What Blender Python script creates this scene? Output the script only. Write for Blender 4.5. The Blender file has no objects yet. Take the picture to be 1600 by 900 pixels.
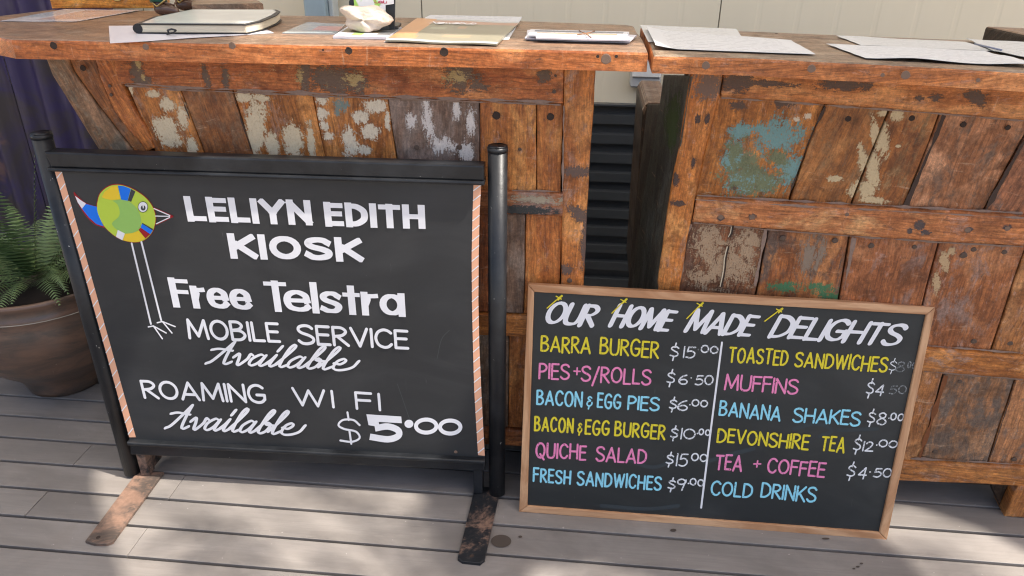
import bpy, bmesh, math, random
from mathutils import Vector, Matrix, noise as mnoise
from mathutils.geometry import tessellate_polygon
R = math.radians
sc = bpy.context.scene
COL = sc.collection
random.seed(7)

# ------------------------------------------------------------------ camera
CAM = Vector((0, 0, 1.32)); FPX = 1173.6
p_, r_, w_ = R(26.355), R(0.653), R(5.178)
fwd = Vector((-math.sin(w_)*math.cos(p_), math.cos(w_)*math.cos(p_), -math.sin(p_)))
rt0 = Vector((math.cos(w_), math.sin(w_), 0)); up0 = rt0.cross(fwd)
rgt = math.cos(r_)*rt0 + math.sin(r_)*up0
upv = -math.sin(r_)*rt0 + math.cos(r_)*up0
cd = bpy.data.cameras.new('camera'); cam = bpy.data.objects.new('camera', cd); COL.objects.link(cam)
cam.matrix_world = Matrix(((rgt.x, upv.x, -fwd.x, CAM.x), (rgt.y, upv.y, -fwd.y, CAM.y), (rgt.z, upv.z, -fwd.z, CAM.z), (0, 0, 0, 1)))
cd.sensor_width = 36; cd.lens = FPX/1600*36; cd.clip_start = 0.05; cd.clip_end = 500
sc.camera = cam

# ------------------------------------------------------------------ light
SUN_EL, SUN_AZ = R(60), R(-14)          # azimuth measured from +X, a little towards the camera side
SDIR = Vector((math.cos(SUN_EL)*math.cos(SUN_AZ), math.cos(SUN_EL)*math.sin(SUN_AZ), math.sin(SUN_EL)))
wd = bpy.data.worlds.new('World'); sc.world = wd; wd.use_nodes = True
nt = wd.node_tree; bg = nt.nodes['Background']
sky = nt.nodes.new('ShaderNodeTexSky'); sky.sky_type = 'NISHITA'; sky.sun_disc = False
sky.sun_elevation = SUN_EL; sky.sun_rotation = math.pi/2 - SUN_AZ
sky.dust_density = 3.0; sky.ozone_density = 0.6; sky.air_density = 0.8
nt.links.new(sky.outputs[0], bg.inputs[0]); bg.inputs[1].default_value = 0.12
sl = bpy.data.lights.new('sun', 'SUN'); sun = bpy.data.objects.new('sun', sl); COL.objects.link(sun)
sl.energy = 3.3; sl.angle = R(0.9); sl.color = (1, 0.93, 0.84)
sun.rotation_euler = SDIR.to_track_quat('Z', 'Y').to_euler()
sc.view_settings.view_transform = 'Standard'; sc.view_settings.look = 'None'
sc.view_settings.exposure = 1.3; sc.cycles.filter_width = 1.15; sc.view_settings.gamma = 1

# ------------------------------------------------------------------ geometry helpers
def ray(x, y): return rgt*(x-800) - upv*(y-450) + fwd*FPX
class Plane:
    """a real plane of the place; turns a traced picture point into a point on it"""
    def __init__(s, o, h, v):
        s.o = Vector(o); s.h = Vector(h).normalized(); v = Vector(v); s.v = (v - s.h*v.dot(s.h)).normalized()
        s.n = s.h.cross(s.v)
        if s.n.dot(CAM - s.o) < 0: s.n = -s.n
    def P(s, x, y):
        d = ray(x, y); return CAM + d*((s.o-CAM).dot(s.n)/d.dot(s.n))
    def uv(s, p): q = p - s.o; return (q.dot(s.h), q.dot(s.v))
    def W(s, u, v, d=0): return s.o + s.h*u + s.v*v + s.n*d
    def pu(s, x, y): return s.uv(s.P(x, y))
def flat(z): return Plane((0, 0, z), (1, 0, 0), (0, 1, 0))
def gp(x, y, z=0): return flat(z).P(x, y)
def proj(P):
    q = P - CAM; k = q.dot(fwd); return (800+FPX*q.dot(rgt)/k, 450-FPX*q.dot(upv)/k)

def tag(o, label=None, cat=None, group=None, kind=None):
    if label: o['label'] = label
    if cat: o['category'] = cat
    if group: o['group'] = group
    if kind: o['kind'] = kind
    return o
def thing(name, loc, label, cat, group=None):
    o = bpy.data.objects.new(name, None); COL.objects.link(o); o.location = loc; o.empty_display_size = .05
    return tag(o, label, cat, group)
def link(name, me, mat=None, parent=None):
    o = bpy.data.objects.new(name, me); COL.objects.link(o)
    if mat is not None and not me.materials: me.materials.append(mat)
    if parent is not None:
        o.parent = parent
        loc = Vector((0, 0, 0)); q = parent
        while q is not None: loc += q.location; q = q.parent
        o.matrix_parent_inverse = Matrix.Translation(-loc)
    return o
def mesh(name, vs, fs, mat=None, parent=None, uvs=None, uv2=None, smooth=False, mats=None, mi=None):
    me = bpy.data.meshes.new(name); me.from_pydata([tuple(v) for v in vs], [], fs)
    if uvs is not None:
        l = me.uv_layers.new(name='grain')
        for i, lp in enumerate(me.loops): l.data[i].uv = uvs[lp.vertex_index]
    if uv2 is not None:
        l = me.uv_layers.new(name='place')
        for i, lp in enumerate(me.loops): l.data[i].uv = uv2[lp.vertex_index]
    if mats:
        for m in mats: me.materials.append(m)
        for i, p in enumerate(me.polygons): p.material_index = mi[i]
    if smooth:
        for p in me.polygons: p.use_smooth = True
    me.update()
    return link(name, me, mat, parent)
def wob(a, b, c=0.): return mnoise.noise(Vector((a, b, c)))

def slab(name, pts, pl, depth, mat, parent, proud=0., rim=.003, wobble=.0014, grain=None, step=.04, back=True, warp=0.0):
    """piece of timber: outline pts (u,v) on plane pl, worn rounded rim, uneven edges"""
    seed = random.random()*100
    out = []
    n = len(pts)
    for i in range(n):
        a = Vector(pts[i]); b = Vector(pts[(i+1) % n]); L = (b-a).length; k = max(1, int(L/step))
        nr = Vector((-(b-a).y, (b-a).x)).normalized() if L > 1e-6 else Vector((0, 0))
        for j in range(k):
            q = a.lerp(b, j/k)
            q2 = q + nr*wobble*(wob(q.x*14+seed, q.y*14, seed) + .6*wob(q.x*45, q.y*45+seed, seed))*(0 if j == 0 else 1)
            out.append(q2)
    area = sum(out[i].x*out[(i+1) % len(out)].y - out[(i+1) % len(out)].x*out[i].y for i in range(len(out)))
    if area < 0: out.reverse()
    m = len(out)
    def inset(r):
        res = []
        for i in range(m):
            a, b, c = out[i-1], out[i], out[(i+1) % m]
            d1 = (b-a); d2 = (c-b)
            if d1.length < 1e-7: d1 = d2
            if d2.length < 1e-7: d2 = d1
            n1 = Vector((-d1.y, d1.x)).normalized(); n2 = Vector((-d2.y, d2.x)).normalized()
            nn = n1+n2
            if nn.length < .3: nn = n1
            nn = nn.normalized(); res.append(b + nn*min(r/max(.4, nn.dot(n1)), 2*r))
        return res
    i1 = inset(rim*.35); i2 = inset(rim*1.1)
    if grain is None:
        us = [q.x for q in out]; vs_ = [q.y for q in out]
        grain = (1, 0) if max(us)-min(us) > max(vs_)-min(vs_) else (0, 1)
    g = Vector(grain).normalized(); gn = Vector((-g.y, g.x)); off = (random.random()*20, random.random()*20)
    vs, u1, u2 = [], [], []
    for ring, d in ((out, -depth), (out, -rim), (i1, -rim*.3), (i2, 0)):
        for q in ring:
            dd = d+proud
            if d > -depth: dd += warp*wob(q.x*9+seed, q.y*9, 3)
            vs.append(pl.W(q.x, q.y, dd)); u1.append((q.dot(g)+off[0], q.dot(gn)+off[1])); u2.append((q.x, q.y))
    flip = pl.h.cross(pl.v).dot(pl.n) < 0
    fs = []
    for r_i in range(3):
        for i in range(m):
            j = (i+1) % m; fs.append((r_i*m+i, r_i*m+j, (r_i+1)*m+j, (r_i+1)*m+i))
    fs.append(tuple(3*m+i for i in range(m)))
    if back: fs.append(tuple(reversed(range(m))))
    if flip: fs = [tuple(reversed(f)) for f in fs]
    return mesh(name, vs, fs, mat, parent, u1, u2)
def pslab(name, px, pl, depth, mat, parent, **k):
    return slab(name, [pl.pu(*q) for q in px], pl, depth, mat, parent, **k)

def box(name, lo, hi, mat, parent=None, bev=.002, grain='x'):
    lo = Vector(lo); hi = Vector(hi); bm = bmesh.new(); bmesh.ops.create_cube(bm, size=1)
    for v in bm.verts: v.co = Vector([(lo[i]+hi[i])/2 + v.co[i]*(hi[i]-lo[i]) for i in range(3)])
    if bev: bmesh.ops.bevel(bm, geom=bm.edges[:], offset=bev, segments=1, affect='EDGES')
    l = bm.loops.layers.uv.new('grain'); o = random.random()*9
    for f in bm.faces:
        for lp in f.loops:
            c = lp.vert.co
            lp[l].uv = (c.x+o, c.y+c.z*1.3) if grain == 'x' else ((c.y+o, c.x+c.z*1.3) if grain == 'y' else (c.z+o, c.x+c.y))
    me = bpy.data.meshes.new(name); bm.to_mesh(me); bm.free()
    return link(name, me, mat, parent)
def tube(name, pts, rad, mat, parent=None, seg=14, caps=True, smooth=True):
    pts = [Vector(p) for p in pts]; rads = rad if isinstance(rad, (list, tuple)) else [rad]*len(pts)
    vs, fs = [], []
    t0 = (pts[1]-pts[0]).normalized(); ref = Vector((1, 0, 0)) if abs(t0.x) < .8 else Vector((0, 0, 1))
    a = t0.cross(ref).normalized()
    for i, p in enumerate(pts):
        t = (pts[min(i+1, len(pts)-1)]-pts[max(i-1, 0)]).normalized()
        a = (a - t*a.dot(t)).normalized(); b = t.cross(a)
        for k in range(seg):
            an = 2*math.pi*k/seg; vs.append(p + (a*math.cos(an)+b*math.sin(an))*rads[i])
    for i in range(len(pts)-1):
        for k in range(seg):
            k2 = (k+1) % seg; fs.append((i*seg+k, i*seg+k2, (i+1)*seg+k2, (i+1)*seg+k))
    if caps:
        fs.append(tuple(reversed(range(seg)))); fs.append(tuple((len(pts)-1)*seg+k for k in range(seg)))
    o = mesh(name, vs, fs, mat, parent)
    if smooth:
        for p in o.data.polygons: p.use_smooth = len(p.vertices) == 4
    return o
def lathe(name, prof, c, mat, parent=None, seg=48):
    vs, fs = [], []
    for r, z in prof:
        for k in range(seg):
            a = 2*math.pi*k/seg; vs.append((c[0]+r*math.cos(a), c[1]+r*math.sin(a), c[2]+z))
    for i in range(len(prof)-1):
        for k in range(seg):
            k2 = (k+1) % seg; fs.append((i*seg+k, i*seg+k2, (i+1)*seg+k2, (i+1)*seg+k))
    fs.append(tuple(reversed(range(seg)))); fs.append(tuple((len(prof)-1)*seg+k for k in range(seg)))
    return mesh(name, vs, fs, mat, parent, smooth=True)

# ------------------------------------------------------------------ materials
class NT:
    def __init__(s, name):
        s.m = bpy.data.materials.new(name); s.m.use_nodes = True; s.t = s.m.node_tree; s.b = s.t.nodes['Principled BSDF']
        s.b.inputs['Specular IOR Level'].default_value = .35
    def n(s, typ, **k):
        nd = s.t.nodes.new('ShaderNode'+typ)
        for a, v in k.items(): setattr(nd, a, v)
        return nd
    def L(s, a, b): s.t.links.new(a, b)
    def put(s, sock, v):
        if hasattr(v, 'is_output'): s.L(v, sock)
        elif isinstance(v, tuple) and len(v) == 3 and sock.type == 'RGBA': sock.default_value = (*v, 1)
        else: sock.default_value = v
    def math(s, op, a, b=0., c=0., clamp=False):
        nd = s.n('Math', operation=op, use_clamp=clamp)
        for i, v in enumerate((a, b, c)): s.put(nd.inputs[i], v)
        return nd.outputs[0]
    def mix(s, f, a, b, mode='MIX'):
        nd = s.n('Mix', data_type='RGBA', blend_type=mode); s.put(nd.inputs[0], f); s.put(nd.inputs[6], a); s.put(nd.inputs[7], b); return nd.outputs[2]
    def uv(s, name): return s.n('UVMap', uv_map=name).outputs[0]
    def obj(s): return s.n('TexCoord').outputs['Object']
    def mapv(s, v, sc=(1, 1, 1), loc=(0, 0, 0), rot=(0, 0, 0), typ='POINT'):
        nd = s.n('Mapping', vector_type=typ); s.L(v, nd.inputs[0]); nd.inputs['Scale'].default_value = sc
        nd.inputs['Location'].default_value = loc; nd.inputs['Rotation'].default_value = rot; return nd.outputs[0]
    def noise(s, v, scale=5, detail=4, rough=.55, dist=0., out=0):
        nd = s.n('TexNoise'); s.L(v, nd.inputs['Vector']); nd.inputs['Scale'].default_value = scale
        nd.inputs['Detail'].default_value = detail; nd.inputs['Roughness'].default_value = rough; nd.inputs['Distortion'].default_value = dist
        return nd.outputs[out]
    def ramp(s, f, *stops):
        nd = s.n('ValToRGB'); s.L(f, nd.inputs[0]); e = nd.color_ramp.elements
        while len(e) < len(stops): e.new(.5)
        for i, (p, c) in enumerate(stops):
            e[i].position = p; e[i].color = (*c, 1) if isinstance(c, tuple) else (c, c, c, 1)
        return nd.outputs[0]
    def step(s, f, a, b):
        nd = s.n('MapRange', interpolation_type='SMOOTHSTEP'); s.L(f, nd.inputs[0]); nd.inputs[1].default_value = a; nd.inputs[2].default_value = b
        return nd.outputs[0]
    def bump(s, h, strength=.3, dist=.002, prev=None):
        nd = s.n('Bump'); s.L(h, nd.inputs['Height']); nd.inputs['Strength'].default_value = strength; nd.inputs['Distance'].default_value = dist
        if prev is not None: s.L(prev, nd.inputs['Normal'])
        return nd.outputs[0]
    def rnd(s): return s.n('ObjectInfo').outputs['Random']
    def done(s, col=None, rough=None, bump=None, **k):
        if col is not None: s.put(s.b.inputs['Base Color'], col)
        if rough is not None: s.put(s.b.inputs['Roughness'], rough)
        if bump is not None: s.L(bump, s.b.inputs['Normal'])
        for a, v in k.items(): s.put(s.b.inputs[a.replace('_', ' ')], v)
        return s.m

def lin(r, g, b):
    f = lambda c: (c/255/12.92) if c/255 <= .04045 else ((c/255+.055)/1.055)**2.4
    return (f(r), f(g), f(b))

def blobmask(t, pl, blobs, amp=.7, nscale=38, stretch=(1, 1, 1), vname='place'):
    """paint left on worn timber: union of ellipses given by (x, y, rx, ry, tilt) with a torn edge"""
    v = t.uv(vname); best = None
    for (x, y, rx, ry, an) in blobs:
        u, w = pl.pu(x, y); u2, _ = pl.pu(x+10, y); _, w2 = pl.pu(x, y+10)
        su = abs(u2-u)/10*rx; sw = abs(w2-w)/10*ry
        d = t.n('VectorMath', operation='LENGTH'); t.L(t.mapv(v, (su, sw, 1), (u, w, 0), (0, 0, R(an)), 'TEXTURE'), d.inputs[0])
        q = t.math('SUBTRACT', 1.0, d.outputs['Value'])
        best = q if best is None else t.math('MAXIMUM', best, q)
    mid = t.noise(t.mapv(v, stretch), nscale*.9, 6, .7, 1.0)
    fine = t.noise(t.mapv(t.uv('grain'), (55, 260, 1)), 1, 6, .8, .3)
    fin2 = t.noise(v, nscale*6.5, 5, .8, 0)
    ff = t.math('ADD', t.math('MULTIPLY', t.math('SUBTRACT', fine, .5), 3.4), t.math('MULTIPLY', t.math('SUBTRACT', fin2, .5), 3.0))
    nn = t.math('ADD', t.math('MULTIPLY', t.math('SUBTRACT', mid, .5), 3.4*(.25+amp)), t.math('MULTIPLY', ff, .32+.75*amp))
    mk = t.step(t.math('ADD', t.math('MAXIMUM', best, -.9), nn), .06, .26)
    return t.math('MULTIPLY', mk, t.math('MULTIPLY_ADD', t.step(fin2, .38, .5), .16, .84))

def wood(name, c1=(.36, .125, .038), c2=(.21, .065, .02), dark=(.10, .055, .035), grime=.35, gcol=(.215, .15, .125), pale=.22,
         paint=None, pl=None, blobs=None, amp=.7, nscale=38, rough=.5, stretch=(1, 1, 1), extra=None, bumps=1.0, chips=0.0, spec=.4):
    t = NT(name); g = t.uv('grain'); rnd = t.rnd()
    warp = t.noise(g, 5, 3, .6, 0, 1)
    gv = t.n('VectorMath', operation='MULTIPLY_ADD'); t.L(warp, gv.inputs[0]); gv.inputs[1].default_value = (.03, .03, 0); t.L(g, gv.inputs[2]); gw = gv.outputs[0]
    fib = t.noise(t.mapv(gw, (9, 210, 1)), 1, 6, .7, .3)
    band = t.noise(t.mapv(gw, (2.2, 34, 1)), 1, 4, .6, 1.2)
    big = t.noise(t.mapv(g, (6, 11, 1)), 1, 5, .62, .6)
    pos = t.obj(); big2 = t.noise(pos, 16, 6, .66, .5)
    gm = t.noise(t.mapv(gw, (5, 16, 1)), 1.6, 9, .76, .8); gm2 = t.noise(pos, 10, 8, .76, .9); gm3 = t.noise(t.mapv(gw, (10, 30, 1)), 1.3, 8, .8, .4)
    tone = t.math('ADD', t.math('MULTIPLY', band, .5), t.math('MULTIPLY', gm3, .5))
    col = t.mix(t.step(tone, .42, .58), c2, c1)
    col = t.mix(t.math('MULTIPLY', t.step(fib, .44, .66), .7), col, tuple(c*.45 for c in c2))
    col = t.mix(t.math('MULTIPLY', t.step(big, .48, .66), pale*2.6), col, (min(c1[0]*1.5, .6), c1[1]*1.9, c1[2]*2.3))
    # worn, dirty areas: broad greyed zones broken up along the grain
    gg = t.math('ADD', t.math('MULTIPLY', gm, .55), t.math('MULTIPLY', gm2, .45))
    col = t.mix(t.math('MULTIPLY', t.step(gg, .575-.17*grime, .655-.14*grime), min(.95, .5+grime*.7)), col, gcol)
    col = t.mix(t.math('MULTIPLY', t.step(t.noise(t.mapv(g, (16, 40, 1)), 1, 8, .8, .5), .56, .64), .22+.5*grime), col, tuple(min(.6, c*1.9) for c in gcol))
    col = t.mix(t.math('MULTIPLY', t.step(big2, .55-.1*grime, .68), .7), col, tuple(c*.5 for c in c2))
    spots = t.noise(t.mapv(g, (26, 60, 1)), 1, 7, .82, 0)
    col = t.mix(t.math('MULTIPLY', t.step(spots, .575, .65), .85), col, dark)
    pit = t.noise(pos, 130, 5, .85, 0); col = t.mix(t.math('MULTIPLY', t.step(pit, .57, .66), .6), col, dark)
    scr = t.noise(t.mapv(g, (70, 8, 1), rot=(0, 0, .35)), 1, 5, .8, .2)
    col = t.mix(t.math('MULTIPLY', t.step(scr, .60, .70), .4), col, (.52, .35, .23))
    hsv = t.n('HueSaturation'); t.L(col, hsv.inputs['Color']); t.L(t.math('MULTIPLY_ADD', rnd, .34, 1.08), hsv.inputs['Value'])
    t.L(t.math('MULTIPLY_ADD', rnd, .014, .495), hsv.inputs['Hue']); hsv.inputs['Saturation'].default_value = 1.03; col = hsv.outputs[0]
    grit = t.noise(pos, 105, 6, .82, .2); gr2 = t.noise(t.mapv(gw, (30, 170, 1)), 1, 6, .8, .2)
    gv_ = t.math('MULTIPLY', t.math('MULTIPLY_ADD', grit, 2.1, -.03), t.math('MULTIPLY_ADD', gr2, 2.0, .02))
    cm = t.n('VectorMath', operation='SCALE'); t.L(col, cm.inputs[0]); t.L(t.math('MINIMUM', t.math('MAXIMUM', gv_, .42), 1.6), cm.inputs['Scale']); col = cm.outputs[0]
    h = t.math('ADD', t.math('ADD', t.math('MULTIPLY', fib, .6), t.math('MULTIPLY', big2, .8)), t.math('MULTIPLY', t.noise(pos, 55, 5, .7), .7))
    nb = t.bump(h, .8*bumps, .003)
    rg = t.math('MULTIPLY_ADD', big2, .35, rough-.17)
    if paint and chips:
        mk = t.step(t.noise(t.mapv(g, (34, 60, 1)), 1, 7, .75, .6), .70-chips*.2, .73-chips*.2)
        col = t.mix(mk, col, paint)
    if blobs:
        mk = blobmask(t, pl, blobs, amp, nscale, stretch)
        pv = t.noise(pos, 70, 5, .7); crack = t.step(t.noise(t.mapv(t.uv('place'), (1, .6, 1)), 130, 4, .8, 0), .6, .68)
        pc = t.mix(pv, tuple(c*.72 for c in paint), paint)
        pc = t.mix(t.math('MULTIPLY', crack, .55), pc, tuple(c*.5 for c in c1))
        col = t.mix(mk, col, pc); nb = t.bump(mk, .6, .0016, nb); rg = t.mix(mk, rg, (.75, .75, .75))
    if extra:
        for (pn2, bl2, st2, am2) in extra:
            mk = blobmask(t, pl, bl2, am2, nscale*1.2, st2); col = t.mix(mk, col, pn2)
    return t.done(col, rg, nb, Specular_IOR_Level=spec)

def simple(name, c, rough=.5, var=.12, scale=20, metal=0, bump=.15, spec=.35, **k):
    t = NT(name); v = t.obj(); n = t.noise(v, scale, 5, .6)
    col = t.mix(n, tuple(x*(1-var) for x in c), tuple(min(1, x*(1+var)) for x in c))
    return t.done(col, t.math('MULTIPLY_ADD', n, .2, rough-.1), t.bump(n, bump, .001), Metallic=metal, Specular_IOR_Level=spec, **k)

CREAM = (.76, .63, .42); WHITEP = (.80, .70, .53)

# deck: grey-brown composite
t = NT('deck_composite'); g = t.uv('grain'); rnd = t.rnd()
fib = t.noise(t.mapv(g, (3, 160, 1)), 1, 5, .7); bl = t.noise(t.mapv(g, (3, 9, 1)), 1, 5, .65, .5); pos = t.obj(); fine = t.noise(pos, 240, 3, .7)
dirt = t.noise(pos, 5.5, 5, .6, .6)
col = t.mix(t.step(bl, .3, .7), (.185, .166, .15), (.265, .24, .218))
col = t.mix(t.math('MULTIPLY', t.step(fib, .42, .66), .28), col, (.17, .153, .14))
col = t.mix(t.math('MULTIPLY', t.step(dirt, .5, .75), .4), col, (.215, .185, .16))
spk = t.noise(pos, 95, 2, .5); col = t.mix(t.math('MULTIPLY', t.step(spk, .735, .76), .5), col, (.5, .46, .42))
hs = t.n('HueSaturation'); t.L(col, hs.inputs['Color']); t.L(t.math('MULTIPLY_ADD', rnd, .2, .9), hs.inputs['Value'])
M_DECK = t.done(hs.outputs[0], t.math('MULTIPLY_ADD', bl, .25, .42), t.bump(t.math('ADD', fib, t.math('MULTIPLY', fine, .4)), .35, .0012), Specular_IOR_Level=.4)
M_STAIN = simple('dark_stain', (.07, .055, .045), .55)
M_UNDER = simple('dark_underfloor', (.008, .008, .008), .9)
# ground outside
t = NT('pale_ground'); n = t.noise(t.obj(), 2.5, 6, .6); M_GROUND = t.done(t.mix(n, (.42, .32, .21), (.54, .43, .30)), .9)
# painted steel
def steel(name, rust=0.0, chip=.0, base=None):
    t = NT(name); v = t.obj(); n = t.noise(v, 45, 6, .7); n2 = t.noise(v, 9, 5, .7, .5)
    col = t.mix(t.step(n2, .35, .7), base or (.010, .011, .013), tuple(c*1.6 for c in base) if base else (.022, .024, .027))
    ch = t.noise(v, 120, 3, .6); col = t.mix(t.math('MULTIPLY', t.step(ch, .735-chip, .75-chip), .8), col, (.5, .49, .46))
    ru = t.step(n, .66-.3*rust, .8-.3*rust); ru2 = t.step(n2, .62-.42*rust, .75-.35*rust)
    if rust:
        rc = t.mix(t.noise(v, 90, 5, .75), (.10, .06, .042), (.36, .22, .155))
        col = t.mix(t.math('MAXIMUM', t.math('MULTIPLY', ru, .7), ru2), col, rc)
    return t.done(col, t.math('MULTIPLY_ADD', n2, .3, .24+.35*rust), t.bump(t.math('ADD', n, ch), .25+.5*rust, .0012), Specular_IOR_Level=.38)
M_POST = steel('black_enamelled_steel', 0, .02); M_BAR = steel('black_steel_bar', .0, .0)
M_FOOT = steel('rusted_steel_plate', .46, .0, (.075, .058, .048)); M_FOOTD = steel('scuffed_black_plate', .22, .0); M_GUSSET = steel('rusty_gusset', .42, .03)
# chalkboards
def board(name, c, smear=.35):
    t = NT(name); g = t.uv('place'); a = t.noise(t.mapv(g, (3, 6, 1), rot=(0, 0, .4)), 1, 6, .65, 1.0); b = t.noise(g, 4, 5, .6, .7); sp = t.noise(g, 150, 2, .5)
    scr = t.noise(t.mapv(g, (90, 6, 1), rot=(0, 0, .9)), 1, 4, .7, .3)
    col = t.mix(t.step(a, .4, .78), c, tuple(x*1.0+.014 for x in c)); col = t.mix(t.math('MULTIPLY', t.step(b, .5, .7), smear), col, tuple(x*1.3+.022*smear for x in c))
    col = t.mix(t.math('MULTIPLY', t.step(scr, .68, .74), .16), col, (.3, .3, .3))
    col = t.mix(t.math('MULTIPLY', t.step(sp, .80, .815), .6), col, (.5, .5, .5))
    return t.done(col, t.math('MULTIPLY_ADD', b, .25, .36), t.bump(a, .1, .001), Specular_IOR_Level=.45)
M_SIGN = board('slate_black_paint', (.024, .0255, .027)); M_CHALK = board('chalkboard_black', (.017, .020, .0205), .5)
def paintm(name, c, wear=.0):
    t = NT(name); v = t.obj(); n = t.noise(v, 60, 6, .7); col = t.mix(t.math('MULTIPLY', n, .35), c, tuple(x*.72 for x in c))
    if wear: col = t.mix(t.step(t.noise(v, 260, 3, .7), .62-wear*.3, .72-wear*.2), col, (.06, .065, .065))
    return t.done(col, .6)
P_WHITE = paintm('white_sign_paint', (.78, .78, .80)); P_YEL = paintm('yellow_chalk_ink', (.72, .60, .03), .12); P_PINK = paintm('pink_chalk_ink', (.80, .24, .45), .12)
P_BLUE = paintm('pale_blue_chalk_ink', (.28, .66, .80), .12); P_CHW = paintm('white_chalk', (.72, .74, .76), .32); P_FAINT = paintm('faint_rubbed_chalk', (.30, .32, .33), .8)
P_RED = paintm('dark_red_paint', (.33, .006, .012)); P_BL = paintm('bright_blue_paint', (.004, .17, .78)); P_YE = paintm('warm_yellow_paint', (.80, .56, .03))
P_LIME = paintm('lime_paint', (.47, .62, .06)); P_LG = paintm('leaf_green_paint', (.29, .52, .12)); P_DK = paintm('dark_grey_paint', (.045, .05, .055))
P_ORANGE = paintm('orange_strip', (.80, .42, .26)); P_CHALKED = paintm('chalked_grey', (.06, .066, .066))

# ------------------------------------------------------------------ lettering engine
def cat(pts, k=7, closed=False):
    out = []; n = len(pts)
    for i in range(n-1):
        p0 = pts[max(i-1, 0)]; p1 = pts[i]; p2 = pts[i+1]; p3 = pts[min(i+2, n-1)]
        if i == 0: p0 = (2*p1[0]-p2[0], 2*p1[1]-p2[1])
        if i == n-2: p3 = (2*p2[0]-p1[0], 2*p2[1]-p1[1])
        for j in range(k):
            s = j/k
            out.append(tuple(.5*((2*p1[d])+(-p0[d]+p2[d])*s+(2*p0[d]-5*p1[d]+4*p2[d]-p3[d])*s*s+(-p0[d]+3*p1[d]-3*p2[d]+p3[d])*s**3) for d in (0, 1)))
    out.append(tuple(pts[-1])); return out
def ell(cx, cy, rx, ry, a0=90, a1=450, k=22):
    return [(cx+rx*math.cos(R(a0+(a1-a0)*i/k)), cy+ry*math.sin(R(a0+(a1-a0)*i/k))) for i in range(k+1)]
S_ = [(.5, .86), (.4, .97), (.24, 1), (.07, .92), (.02, .76), (.12, .6), (.38, .46), (.52, .3), (.48, .1), (.3, 0), (.12, .02), (0, .15)]
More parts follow.
